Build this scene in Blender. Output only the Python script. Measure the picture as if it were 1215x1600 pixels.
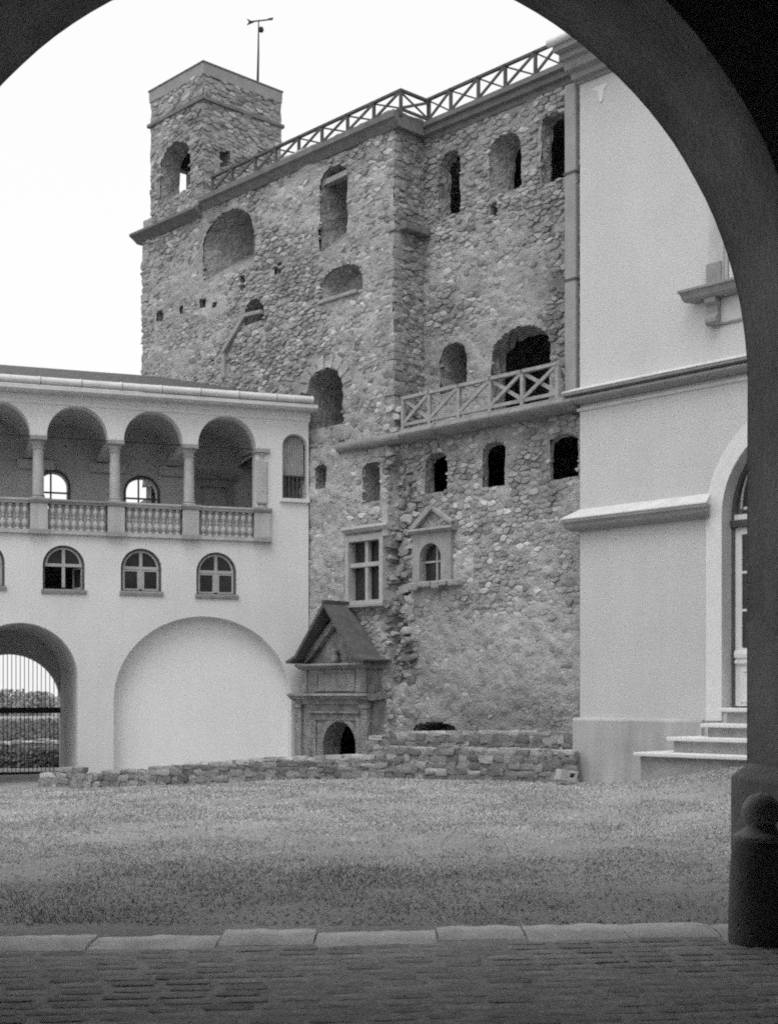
import bpy, bmesh, math, random
import numpy as np
from mathutils import Vector, Matrix
from mathutils.geometry import tessellate_polygon

for _o in list(bpy.data.objects):
    bpy.data.objects.remove(_o, do_unlink=True)
SC = bpy.context.scene
COL = SC.collection
R = math.radians

# ------------------------------------------------------------------ camera
FOC, CU, HV, EYE = 2130.0, 607.5, 1085.0, 1.65      # survey of the photograph: focal length, axis, horizon, eye height
cam_data = bpy.data.cameras.new('camera')
cam = bpy.data.objects.new('camera', cam_data)
COL.objects.link(cam)
cam.location = (0, 0, EYE)
cam.rotation_euler = (R(90), 0, 0)
cam_data.sensor_fit = 'VERTICAL'
cam_data.sensor_height = 36.0
cam_data.sensor_width = 36.0 * 1215 / 1600
cam_data.lens = 36.0 * FOC / 1600
cam_data.shift_y = (HV - 800) / 1600
cam_data.clip_start = 0.05
cam_data.clip_end = 4000
SC.camera = cam

# ------------------------------------------------------------------ light
SUN_ELEV, SUN_AZ = 62.0, 198.0        # azimuth from +Y clockwise: behind the camera, a little left
world = bpy.data.worlds.new('World')
SC.world = world
world.use_nodes = True
wn = world.node_tree
wn.nodes.clear()
sky = wn.nodes.new('ShaderNodeTexSky')
sky.sky_type = 'NISHITA'
sky.sun_disc = False
sky.sun_elevation = R(SUN_ELEV)
sky.sun_rotation = R(SUN_AZ)
sky.air_density = 1.0
sky.dust_density = 6.0
sky.ozone_density = 1.0
bw = wn.nodes.new('ShaderNodeRGBToBW')               # black-and-white film
mixw = wn.nodes.new('ShaderNodeMixRGB')              # cloud cover evens the sky out
mixw.inputs[0].default_value = 0.75
mixw.inputs[2].default_value = (9.6, 9.6, 9.6, 1)
bg = wn.nodes.new('ShaderNodeBackground')
bg.inputs['Strength'].default_value = 0.1
wout = wn.nodes.new('ShaderNodeOutputWorld')
wn.links.new(sky.outputs[0], bw.inputs[0])
wn.links.new(bw.outputs[0], mixw.inputs[1])
wn.links.new(mixw.outputs[0], bg.inputs['Color'])
wn.links.new(bg.outputs[0], wout.inputs['Surface'])

sun_data = bpy.data.lights.new('sun', 'SUN')
sun_data.energy = 0.9
sun_data.angle = R(35)
sun_data.color = (1, 1, 1)
sun = bpy.data.objects.new('sun', sun_data)
COL.objects.link(sun)
_az, _el = R(SUN_AZ), R(SUN_ELEV)
_to_sun = Vector((math.sin(_az) * math.cos(_el), math.cos(_az) * math.cos(_el), math.sin(_el)))
sun.rotation_euler = _to_sun.to_track_quat('Z', 'Y').to_euler()

vs = SC.view_settings
vs.view_transform = 'Standard'
vs.look = 'None'
vs.gamma = 1.0
vs.use_curve_mapping = False
vs.exposure = 0.36
SC.render.engine = 'CYCLES'
SC.cycles.use_denoising = False        # the remaining noise stands in for film grain
SC.cycles.use_adaptive_sampling = True
SC.cycles.adaptive_threshold = 0.03
SC.cycles.adaptive_min_samples = 24
SC.cycles.max_bounces = 8
SC.cycles.diffuse_bounces = 5
SC.cycles.pixel_filter_type = 'BLACKMAN_HARRIS'
SC.cycles.filter_width = 2.0

# ------------------------------------------------------------------ noise and geometry helpers
rng = np.random.default_rng(7)
rnd = random.Random(11)


class Noise:
    """tiling value noise on numpy arrays"""
    def __init__(self, seed):
        self.t = np.random.default_rng(seed).random((64, 64))

    def __call__(self, x, z):
        x = np.asarray(x, float); z = np.asarray(z, float)
        xi = np.floor(x).astype(int); zi = np.floor(z).astype(int)
        fx = x - xi; fz = z - zi
        fx = fx * fx * (3 - 2 * fx); fz = fz * fz * (3 - 2 * fz)
        a = self.t[xi % 64, zi % 64]; b = self.t[(xi + 1) % 64, zi % 64]
        c = self.t[xi % 64, (zi + 1) % 64]; d = self.t[(xi + 1) % 64, (zi + 1) % 64]
        return (a * (1 - fx) + b * fx) * (1 - fz) + (c * (1 - fx) + d * fx) * fz

    def fbm(self, x, z, octaves=4):
        s = 0; a = 0.5; n = 0
        for k in range(octaves):
            s = s + a * self(x * 2 ** k + 17 * k, z * 2 ** k + 31 * k); n += a; a *= 0.5
        return s / n


N1, N2, N3 = Noise(1), Noise(2), Noise(3)


class Frame:
    """A vertical wall plane: x to the right as seen, y into the wall, z up."""
    def __init__(self, ox, oy, theta):
        self.o = Vector((ox, oy, 0)); self.th = theta
        self.r = Vector((math.cos(theta), math.sin(theta), 0))
        self.b = Vector((-math.sin(theta), math.cos(theta), 0))

    def pix(self, u, v, y=0.0):
        """where the sight line of a photograph point meets this wall (offset y): local x, z"""
        d = Vector(((u - CU) / FOC, 1.0, (HV - v) / FOC))
        t = (self.o + self.b * y).dot(self.b) / d.dot(self.b)
        p = d * t
        return (p - self.o).dot(self.r), EYE + p.z

    def px(self, u, y=0.0):
        return self.pix(u, HV, y)[0]

    def pz(self, u, v, y=0.0):
        return self.pix(u, v, y)[1]

    def world(self, x, y, z):
        return self.o + self.r * x + self.b * y + Vector((0, 0, z))

    def matrix(self):
        return Matrix.Translation(self.o) @ Matrix.Rotation(self.th, 4, 'Z')


def thing(name, label, cat, frame=None, loc=None, rotz=0.0, group=None):
    o = bpy.data.objects.new(name, None)
    o.empty_display_size = 0.3
    COL.objects.link(o)
    if frame is not None:
        o.location = frame.o; o.rotation_euler = (0, 0, frame.th)
    if loc is not None:
        o.location = loc; o.rotation_euler = (0, 0, rotz)
    o['label'] = label; o['category'] = cat
    if group:
        o['group'] = group
    return o


def link(name, me, mat, parent=None, loc=None, rot=None):
    o = bpy.data.objects.new(name, me)
    COL.objects.link(o)
    if mat is not None and not me.materials:
        me.materials.append(mat)
    if parent is not None:
        o.parent = parent
    if loc is not None:
        o.location = loc
    if rot is not None:
        o.rotation_euler = rot
    return o


def ensure_frame(bm):
    bmesh.ops.recalc_face_normals(bm, faces=bm.faces)


class MB:
    """collects shapes, then links them as ONE mesh object"""
    def __init__(self):
        self.v = []; self.f = []

    def add(self, vs, fs):
        n = len(self.v)
        self.v.extend([tuple(p) for p in vs])
        self.f.extend([tuple(i + n for i in f) for f in fs])
        return self

    def box(self, x0, x1, y0, y1, z0, z1):
        vs = [(x0, y0, z0), (x1, y0, z0), (x1, y1, z0), (x0, y1, z0), (x0, y0, z1), (x1, y0, z1), (x1, y1, z1), (x0, y1, z1)]
        return self.add(vs, [(0, 3, 2, 1), (4, 5, 6, 7), (0, 1, 5, 4), (1, 2, 6, 5), (2, 3, 7, 6), (3, 0, 4, 7)])

    def bar(self, p, q, w, h, up=(0, 0, 1)):
        p = Vector(p); q = Vector(q); d = (q - p).normalized()
        up = Vector(up)
        s = d.cross(up)
        if s.length < 1e-4:
            s = d.cross(Vector((1, 0, 0)))
        s.normalize(); t = s.cross(d).normalized()
        vs = []
        for c in (p, q):
            for a, b in ((-1, -1), (1, -1), (1, 1), (-1, 1)):
                vs.append(c + s * (a * w / 2) + t * (b * h / 2))
        return self.add(vs, [(0, 1, 2, 3), (7, 6, 5, 4), (0, 4, 5, 1), (1, 5, 6, 2), (2, 6, 7, 3), (3, 7, 4, 0)])

    def tube(self, pts, r, n=8, caps=True):
        pts = [Vector(p) for p in pts]
        rs = r if isinstance(r, (list, tuple)) else [r] * len(pts)
        rings = []
        for i, p in enumerate(pts):
            d = (pts[min(i + 1, len(pts) - 1)] - pts[max(i - 1, 0)]).normalized()
            s = d.cross(Vector((0, 0, 1)))
            if s.length < 1e-3:
                s = Vector((1, 0, 0))
            s.normalize(); t = d.cross(s).normalized()
            rings.append([p + (s * math.cos(2 * math.pi * k / n) + t * math.sin(2 * math.pi * k / n)) * rs[i] for k in range(n)])
        vs = [p for rg in rings for p in rg]
        fs = []
        for i in range(len(pts) - 1):
            for k in range(n):
                a = i * n + k; b = i * n + (k + 1) % n
                fs.append((a, b, b + n, a + n))
        if caps:
            fs.append(tuple(range(n))[::-1]); fs.append(tuple((len(pts) - 1) * n + k for k in range(n)))
        return self.add(vs, fs)

    def lathe(self, prof, n=12, c=(0, 0), z=0):
        """profile of (radius, z)"""
        vs = []; fs = []
        for r, h in prof:
            for k in range(n):
                a = 2 * math.pi * k / n
                vs.append((c[0] + r * math.cos(a), c[1] + r * math.sin(a), z + h))
        for i in range(len(prof) - 1):
            for k in range(n):
                a = i * n + k; b = i * n + (k + 1) % n
                fs.append((a, b, b + n, a + n))
        fs.append(tuple(range(n))[::-1]); fs.append(tuple((len(prof) - 1) * n + k for k in range(n)))
        return self.add(vs, fs)

    def profile(self, prof, x0, x1, end0=0.0, end1=0.0):
        """closed profile of (y, z) swept along x; end0/end1: mitre (profile moves along x by its own -y)"""
        n = len(prof); vs = []
        for y, z in prof:
            vs.append((x0 + y * end0, y, z))
        for y, z in prof:
            vs.append((x1 - y * end1, y, z))
        fs = [tuple(range(n)), tuple(range(2 * n - 1, n - 1, -1))]
        for k in range(n):
            m = (k + 1) % n
            fs.append((k, k + n, m + n, m))
        return self.add(vs, fs)

    def slab(self, outer, holes, y0, y1):
        """flat wall in xz with holes, from y0 (front) to y1 (back)"""
        loops = [outer] + list(holes)
        flat = [p for lp in loops for p in lp]
        tris = tessellate_polygon([[Vector((p[0], p[1], 0)) for p in lp] for lp in loops])
        n = len(flat)
        vs = [(p[0], y0, p[1]) for p in flat] + [(p[0], y1, p[1]) for p in flat]
        fs = []
        for t in tris:
            a, b, c = [flat[i] for i in t]
            if abs((b[0] - a[0]) * (c[1] - a[1]) - (b[1] - a[1]) * (c[0] - a[0])) < 1e-9:
                continue
            fs.append(tuple(t)); fs.append(tuple(i + n for i in reversed(t)))
        k = 0
        for lp in loops:
            m = len(lp)
            for i in range(m):
                j = (i + 1) % m
                fs.append((k + i, k + j, k + j + n, k + i + n))
            k += m
        return self.add(vs, fs)

    def loft(self, rings, closed=True, cap0=False, cap1=False):
        n = len(rings[0]); vs = [p for rg in rings for p in rg]; fs = []
        for i in range(len(rings) - 1):
            for k in range(n if closed else n - 1):
                a = i * n + k; b = i * n + (k + 1) % n
                fs.append((a, b, b + n, a + n))
        if cap0:
            fs.append(tuple(range(n))[::-1])
        if cap1:
            fs.append(tuple((len(rings) - 1) * n + k for k in range(n)))
        return self.add(vs, fs)

    def mesh(self, name, smooth=False, recalc=True, tone=None):
        me = bpy.data.meshes.new(name)
        me.from_pydata(self.v, [], self.f)
        if recalc:
            bm = bmesh.new(); bm.from_mesh(me)
            bmesh.ops.recalc_face_normals(bm, faces=bm.faces)
            bm.to_mesh(me); bm.free()
        if smooth:
            me.polygons.foreach_set('use_smooth', [True] * len(me.polygons))
        if tone is not None:
            at = me.attributes.new('tone', 'FLOAT', 'POINT')
            at.data.foreach_set('value', np.full(len(self.v), tone, dtype=np.float32))
        return me

    def build(self, name, mat, parent=None, smooth=False, bevel=0.0, loc=None, rot=None, tone=None, angle=None):
        me = self.mesh(name, smooth, tone=tone)
        o = link(name, me, mat, parent, loc, rot)
        if bevel:
            m = o.modifiers.new('bevel', 'BEVEL'); m.width = bevel; m.segments = 2
            m.limit_method = 'ANGLE'; m.angle_limit = R(40)
        if angle:
            me.polygons.foreach_set('use_smooth', [True] * len(me.polygons))
            try:
                me.set_sharp_from_angle(angle=R(angle))
            except Exception:
                pass
        return o


def dup(o, parent, loc=None, rot=None, name=None):
    c = o.copy(); COL.objects.link(c); c.parent = parent
    if loc is not None:
        c.location = loc
    if rot is not None:
        c.rotation_euler = rot
    return c


def arch_poly(x0, x1, z0, zs, rise, n=20):
    """arched outline, counter-clockwise from lower left"""
    cx, rx = (x0 + x1) / 2, (x1 - x0) / 2
    p = [(x0, z0), (x1, z0)]
    if zs > z0 + 1e-6:
        p.append((x1, zs))
    for k in range(1, n):
        a = math.pi * k / n
        p.append((cx + rx * math.cos(a), zs + rise * math.sin(a)))
    p.append((x0, zs))
    return p


def opening(fr, u0, u1, vt, vb, y=0.0, rise=1.0, n=16):
    """arched outline on wall fr from photograph marks; rise = 1 half-round, 0 flat"""
    uc = (u0 + u1) / 2
    x0, x1 = fr.px(u0, y), fr.px(u1, y)
    z0, zt = fr.pz(uc, vb, y), fr.pz(uc, vt, y)
    r = max(0.02, rise * (x1 - x0) / 2)
    r = min(r, (zt - z0) * 0.9)
    return arch_poly(x0, x1, z0, zt - r, r, n)


def bounds(poly):
    xs = [p[0] for p in poly]; zs = [p[1] for p in poly]
    return min(xs), max(xs), min(zs), max(zs)


def in_poly(px, pz, poly):
    px = np.asarray(px); pz = np.asarray(pz)
    r = np.zeros(px.shape, bool)
    n = len(poly)
    for i in range(n):
        x1, z1 = poly[i]; x2, z2 = poly[(i + 1) % n]
        if z1 == z2:
            continue
        c = ((z1 > pz) != (z2 > pz)) & (px < (x2 - x1) * (pz - z1) / (z2 - z1) + x1)
        r ^= c
    return r


# ------------------------------------------------------------------ materials (grey tones: the film has no colour)
MATS = {}


def mat(name, tone, rough=0.9, var=0.15, scale=3.0, fine=40.0, finevar=0.1, bump=0.2, bumpscale=60.0, attr=False,
        metallic=0.0, streak=0.0, spec=0.3, bumpdist=0.02, coord='Object'):
    m = bpy.data.materials.new(name); m.use_nodes = True
    nt = m.node_tree; nd = nt.nodes; lk = nt.links
    b = nd['Principled BSDF']
    b.inputs['Roughness'].default_value = rough
    b.inputs['Metallic'].default_value = metallic
    b.inputs['Specular IOR Level'].default_value = spec
    tc = nd.new('ShaderNodeTexCoord')
    n1 = nd.new('ShaderNodeTexNoise'); n1.inputs['Scale'].default_value = scale; n1.inputs['Detail'].default_value = 6
    n1.inputs['Roughness'].default_value = 0.6
    n2 = nd.new('ShaderNodeTexNoise'); n2.inputs['Scale'].default_value = fine; n2.inputs['Detail'].default_value = 4
    lk.new(tc.outputs[coord], n1.inputs['Vector']); lk.new(tc.outputs[coord], n2.inputs['Vector'])

    def ramp(sock, lo, hi):
        mr = nd.new('ShaderNodeMapRange')
        mr.inputs['From Min'].default_value = 0.3; mr.inputs['From Max'].default_value = 0.7
        mr.inputs['To Min'].default_value = lo; mr.inputs['To Max'].default_value = hi
        lk.new(sock, mr.inputs['Value']); return mr.outputs[0]

    def mul(a, bb):
        q = nd.new('ShaderNodeMath'); q.operation = 'MULTIPLY'
        lk.new(a, q.inputs[0])
        if isinstance(bb, float):
            q.inputs[1].default_value = bb
        else:
            lk.new(bb, q.inputs[1])
        return q.outputs[0]
    v = mul(ramp(n1.outputs[0], 1 - var, 1 + var), ramp(n2.outputs[0], 1 - finevar, 1 + finevar))
    if streak:
        mp = nd.new('ShaderNodeMapping'); mp.inputs['Scale'].default_value = (2.6, 2.6, 0.22)
        n3 = nd.new('ShaderNodeTexNoise'); n3.inputs['Scale'].default_value = 1.6; n3.inputs['Detail'].default_value = 7
        lk.new(tc.outputs[coord], mp.inputs[0]); lk.new(mp.outputs[0], n3.inputs['Vector'])
        v = mul(v, ramp(n3.outputs[0], 1 - streak, 1 + streak * 0.3))
    if attr:
        at = nd.new('ShaderNodeAttribute'); at.attribute_name = 'tone'
        v = mul(v, at.outputs['Fac'])
    else:
        v = mul(v, float(tone))
    cl = nd.new('ShaderNodeMath'); cl.operation = 'MINIMUM'; cl.inputs[1].default_value = 0.86
    lk.new(v, cl.inputs[0])
    lk.new(cl.outputs[0], b.inputs['Base Color'])
    if bump:
        nb = nd.new('ShaderNodeTexNoise'); nb.inputs['Scale'].default_value = bumpscale; nb.inputs['Detail'].default_value = 5
        lk.new(tc.outputs[coord], nb.inputs['Vector'])
        bp = nd.new('ShaderNodeBump'); bp.inputs['Strength'].default_value = bump; bp.inputs['Distance'].default_value = bumpdist
        lk.new(nb.outputs[0], bp.inputs['Height']); lk.new(bp.outputs[0], b.inputs['Normal'])
    MATS[name] = m
    return m


M = MATS
mat('white_plaster', 0.58, var=0.05, scale=0.6, fine=34, finevar=0.12, bump=0.4, bumpscale=36, streak=0.03)
mat('gallery_plaster', 0.70, var=0.05, scale=0.8, fine=38, finevar=0.12, bump=0.4, bumpscale=36, streak=0.035)
mat('niche_plaster', 0.85, var=0.03, scale=0.8, fine=38, finevar=0.06, bump=0.3, bumpscale=40, streak=0.03)
mat('archivolt', 0.72, var=0.05, scale=3, fine=45, finevar=0.08, bump=0.2)
mat('trim_white', 0.60, var=0.12, scale=3, fine=60, finevar=0.05, bump=0.1)
mat('trim_grey', 0.27, var=0.14, scale=4, fine=50, finevar=0.1, bump=0.25, bumpscale=50)
mat('plinth_plaster', 0.46, var=0.1, scale=2, fine=40, finevar=0.08, bump=0.3, bumpscale=40, streak=0.18)
mat('loggia_plaster', 0.56, var=0.1, scale=1.2, fine=45, finevar=0.06, bump=0.25, bumpscale=40, streak=0.1)
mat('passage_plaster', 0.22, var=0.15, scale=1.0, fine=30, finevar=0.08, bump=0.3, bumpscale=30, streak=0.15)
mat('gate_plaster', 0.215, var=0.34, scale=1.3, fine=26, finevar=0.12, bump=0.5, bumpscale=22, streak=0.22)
mat('mortar', 0.34, var=0.16, scale=2.5, fine=22, finevar=0.16, bump=0.8, bumpscale=26, attr=True, bumpdist=0.05)
mat('rubble', 0.34, var=0.16, scale=6, fine=30, finevar=0.14, bump=0.8, bumpscale=22, attr=True, bumpdist=0.04)
mat('rubble_reveal', 0.30, var=0.25, scale=5, fine=20, finevar=0.18, bump=1.0, bumpscale=12, bumpdist=0.08)
mat('dressed_stone', 0.33, var=0.2, scale=4, fine=35, finevar=0.12, bump=0.5, bumpscale=35)
mat('pale_stone', 0.43, var=0.15, scale=5, fine=40, finevar=0.1, bump=0.4, bumpscale=40)
mat('portal_stone', 0.27, var=0.36, scale=4, fine=26, finevar=0.22, bump=0.9, bumpscale=22, streak=0.3, bumpdist=.04)
mat('bollard_ball_lit', 0.32, var=0.2, scale=8, fine=50, finevar=0.15, bump=0.5, bumpscale=40)  # bollard stone toned lighter: light on ball and ring put into the colour
mat('gravel', 0.34, var=0.3, scale=2, fine=40, finevar=0.2, bump=0.3, attr=True)
mat('dark_coping', 0.17, var=0.2, scale=4, fine=30, finevar=0.15, bump=0.5, bumpscale=30)
mat('ledge_stone', 0.24, var=0.2, scale=4, fine=30, finevar=0.15, bump=0.5, bumpscale=30)
mat('turret_render', 0.29, var=0.14, scale=3, fine=30, finevar=0.1, bump=0.4, bumpscale=30)
mat('dark_timber', 0.10, var=0.25, scale=6, fine=50, finevar=0.2, bump=0.4, bumpscale=50)
mat('grey_timber', 0.33, var=0.2, scale=6, fine=50, finevar=0.15, bump=0.4, bumpscale=50)
mat('white_timber', 0.72, var=0.05, scale=6, fine=60, finevar=0.05, bump=0.1)
mat('window_timber', 0.40, var=0.1, scale=6, fine=60, finevar=0.08, bump=0.2)
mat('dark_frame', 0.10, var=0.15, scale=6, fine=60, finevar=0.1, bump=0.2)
mat('iron', 0.03, rough=0.6, var=0.2, scale=8, fine=60, finevar=0.1, bump=0.2)
mat('zinc', 0.62, rough=0.55, var=0.12, scale=3, fine=30, finevar=0.06, bump=0.1, spec=0.5)
mat('pipe_metal', 0.30, rough=0.6, var=0.12, scale=3, fine=30, finevar=0.06, bump=0.1, spec=0.4)
mat('roof_tile', 0.10, var=0.2, scale=5, fine=20, finevar=0.2, bump=0.8, bumpscale=14)
mat('portal_roof', 0.11, var=0.2, scale=5, fine=25, finevar=0.15, bump=0.5, bumpscale=20)
mat('bollard_stone', 0.16, var=0.2, scale=8, fine=50, finevar=0.15, bump=0.5, bumpscale=40)
mat('kerb', 0.62, var=0.22, scale=4, fine=40, finevar=0.14, bump=0.5, bumpscale=40)
mat('sett', 0.36, var=0.22, scale=5, fine=40, finevar=0.15, bump=0.6, bumpscale=30, attr=True)
mat('earth', 0.30, var=0.2, scale=0.7, fine=18, finevar=0.16, bump=0.7, bumpscale=22, coord='Object', bumpdist=0.05)
mat('paving_bed', 0.37, var=0.2, scale=2, fine=30, finevar=0.2, bump=0.6, bumpscale=25)
mat('grass', 0.2, rough=0.8, var=0.25, scale=0.7, fine=8, finevar=0.2, bump=0, attr=True)
mat('hazed_foliage', 0.30, var=0.2, scale=0.3, fine=3, finevar=0.25, bump=0)  # tone raised so the leaf colour itself carries the distance haze
mat('scrub', 0.16, var=0.3, scale=0.6, fine=5, finevar=0.25, bump=0)
mat('glass', 0.03, rough=0.22, var=0.3, scale=1, fine=4, finevar=0.2, bump=0.02, bumpscale=3, spec=0.5)
# ------------------------------------------------------------------ rubble masonry
def clip_half(poly, nx, nz, d):
    out = []
    n = len(poly)
    for i in range(n):
        a = poly[i]; b = poly[(i + 1) % n]
        da = a[0] * nx + a[1] * nz - d; db = b[0] * nx + b[1] * nz - d
        if da <= 0:
            out.append(a)
        if (da < 0 and db > 0) or (da > 0 and db < 0):
            t = da / (da - db)
            out.append((a[0] + (b[0] - a[0]) * t, a[1] + (b[1] - a[1]) * t))
    return out


def stone_cells(x0, x1, z0, z1, dx, dz, seed, jit=0.38, vary=0.35):
    """irregular coursed cells filling a rectangle; courses differ in height and stone length"""
    import bisect
    r = random.Random(seed)
    rows = []
    z = z0 - 1.5 * dz
    while z < z1 + 2.5 * dz:
        h = dz * r.uniform(1 - vary, 1 + vary * 1.3); d = dx * r.uniform(1 - vary * .7, 1 + vary)
        x = x0 - 2 * dx + r.random() * d
        row = []
        while x < x1 + 2 * dx:
            w = d * r.uniform(.6, 1.45)
            row.append((x + w / 2 + r.uniform(-jit, jit) * .4 * d, z + h / 2 + r.uniform(-jit, jit) * h * 1.25)); x += w
        row.sort(); rows.append(row); z += h
    k = dx / dz
    cells = []
    R_ = 1.9 * dx
    for j in range(1, len(rows) - 1):
        for c in rows[j]:
            if not (x0 - dx < c[0] < x1 + dx):
                continue
            sx, sz = c[0], c[1] * k
            p = [(sx - R_, sz - R_), (sx + R_, sz - R_), (sx + R_, sz + R_), (sx - R_, sz + R_)]
            for dj in (0, -1, 1, -2, 2):
                if not 0 <= j + dj < len(rows):
                    continue
                row = rows[j + dj]
                lo = bisect.bisect_left(row, (sx - 2.1 * dx, -99)); hi = bisect.bisect_right(row, (sx + 2.1 * dx, 999))
                for q in row[lo:hi]:
                    if q is c:
                        continue
                    nx, nz = q[0] - sx, q[1] * k - sz
                    p = clip_half(p, nx, nz, nx * (q[0] + sx) / 2 + nz * (q[1] * k + sz) / 2)
                    if len(p) < 3:
                        break
                if len(p) < 3:
                    break
            if len(p) >= 3:
                cells.append((c, [(a, b / k) for a, b in p]))
    return cells


def chaikin(poly, k=.2):
    out = []
    n = len(poly)
    for i in range(n):
        a = poly[i]; b = poly[(i + 1) % n]
        L = math.hypot(b[0] - a[0], b[1] - a[1])
        if L < 0.03:
            out.append(((a[0] + b[0]) / 2, (a[1] + b[1]) / 2)); continue
        out.append((a[0] * (1 - k) + b[0] * k, a[1] * (1 - k) + b[1] * k))
        out.append((a[0] * k + b[0] * (1 - k), a[1] * k + b[1] * (1 - k)))
    return out


def area(poly):
    return abs(sum(poly[i][0] * poly[(i + 1) % len(poly)][1] - poly[(i + 1) % len(poly)][0] * poly[i][1] for i in range(len(poly)))) / 2


def stone_shape(c, poly, gap, y, h, r, cut=.2, tilt=1.0):
    """one rough stone: rounded cell, domed, a little tilted. y = face of the bed, h = how far it stands out"""
    cx = sum(p[0] for p in poly) / len(poly); cz = sum(p[1] for p in poly) / len(poly)
    size = math.sqrt(area(poly))
    s = max(0.4, 1 - gap / max(size, 0.05) * 2)
    pl = chaikin([(cx + (p[0] - cx) * s, cz + (p[1] - cz) * s) for p in poly], cut)
    tx, tz = r.uniform(-.15, .15) * tilt, r.uniform(-.14, .2) * tilt
    V = []
    n = len(pl)
    for sc, hh in ((1.0, -0.05), (0.97, 0.5 * h), (0.84, 0.95 * h)):
        for p in pl:
            ax, az = (p[0] - cx) * sc, (p[1] - cz) * sc
            k = 1 + r.uniform(-.05, .05)
            V.append((cx + ax * k, y - hh - (ax * tx + az * tz if hh > 0 else 0.0), cz + az * k))
    V.append((cx, y - h * 1.02, cz))
    Fc = []
    for q in range(2):
        for i in range(n):
            a = q * n + i; b = q * n + (i + 1) % n
            Fc.append((a, b, b + n, a + n))
    for i in range(n):
        Fc.append((2 * n + i, 2 * n + (i + 1) % n, 3 * n))
    return V, Fc


def rough_block(a, b, h, r, jit=.16, rounding=.25):
    """an irregular lump of stone, half sizes a, b, h"""
    bm = bmesh.new(); bmesh.ops.create_cube(bm, size=2.0)
    bmesh.ops.subdivide_edges(bm, edges=bm.edges[:], cuts=1, use_grid_fill=True)
    for v in bm.verts:
        n = v.co.normalized() * 1.25
        v.co = v.co.lerp(n, rounding) + Vector((r.uniform(-jit, jit), r.uniform(-jit, jit), r.uniform(-jit, jit)))
        v.co = Vector((v.co.x * a, v.co.y * b, v.co.z * h))
    mb = MB(); bm.verts.index_update()
    mb.add([tuple(v.co) for v in bm.verts], [tuple(v.index for v in f.verts) for f in bm.faces]); bm.free()
    return mb


def grid_sheet(parent, name, x0, x1, z0, z1, yfun, tonefun, holes, cell=0.05, edge=None, matname='mortar', inside=None, fine=.075, cover=None):
    """the mortar bed: a finely meshed wall face with the openings left out"""
    nx = int((x1 - x0) / cell) + 1; nz = int((z1 - z0) / cell) + 1
    xs = np.linspace(x0, x1, nx); zs = np.linspace(z0, z1, nz)
    X, Z = np.meshgrid(xs, zs)
    if edge is not None:                                # ragged left / right edges
        l, rr = edge
        if l:
            X[:, 0] += (N2.fbm(Z[:, 0] * 2.2, Z[:, 0] * 0 + 3, 3) - .5) * l; X[:, 1] += (N2.fbm(Z[:, 0] * 2.2, Z[:, 0] * 0 + 3, 3) - .5) * l * .5
        if rr:
            X[:, -1] += (N3.fbm(Z[:, 0] * 2.2, Z[:, 0] * 0 + 5, 3) - .5) * rr
    Y = yfun(X, Z) - (N3.fbm(X * 5, Z * 6, 3) - .5) * fine - (N1.fbm(X * 17, Z * 19, 2) - .5) * .022
    if cover is not None:
        Y = Y - cover(X, Z)
    T = tonefun(X, Z) * (.92 + .36 * N2.fbm(X * 7, Z * 9, 3)) * (.85 + .3 * N1.fbm(X * 1.1 + 9, Z * 1.6, 3))
    V = np.stack([X, Y, Z], -1).reshape(-1, 3)
    idx = np.arange(nx * nz).reshape(nz, nx)
    Fq = np.stack([idx[:-1, :-1], idx[:-1, 1:], idx[1:, 1:], idx[1:, :-1]], -1).reshape(-1, 4)
    cx = ((X[:-1, :-1] + X[1:, 1:]) / 2).reshape(-1); cz = ((Z[:-1, :-1] + Z[1:, 1:]) / 2).reshape(-1)
    keep = np.ones(len(cx), bool)
    for h in holes:
        keep &= ~in_poly(cx, cz, h)
    if inside is not None:
        keep &= in_poly(cx, cz, inside)
    Fq = Fq[keep]
    me = bpy.data.meshes.new(name)
    me.vertices.add(len(V)); me.vertices.foreach_set('co', V.astype(np.float32).ravel())
    me.loops.add(len(Fq) * 4); me.loops.foreach_set('vertex_index', Fq.astype(np.int32).ravel())
    me.polygons.add(len(Fq)); me.polygons.foreach_set('loop_start', np.arange(0, len(Fq) * 4, 4, dtype=np.int32))
    me.polygons.foreach_set('use_smooth', np.ones(len(Fq), bool))
    me.update(calc_edges=True); me.validate()
    at = me.attributes.new('tone', 'FLOAT', 'POINT'); at.data.foreach_set('value', T.astype(np.float32).ravel())
    return link(name, me, M[matname], parent)


def toned_mesh(name, V, Fc, T, smooth=True):
    me = bpy.data.meshes.new(name); me.from_pydata(V, [], Fc)
    if smooth:
        me.polygons.foreach_set('use_smooth', [True] * len(me.polygons))
        try:
            me.set_sharp_from_angle(angle=R(48))
        except Exception:
            pass
    at = me.attributes.new('tone', 'FLOAT', 'POINT'); at.data.foreach_set('value', np.asarray(T, np.float32))
    return me


BIG = []           # the tower stones, collected so that the 300 largest become parts of their own


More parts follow.
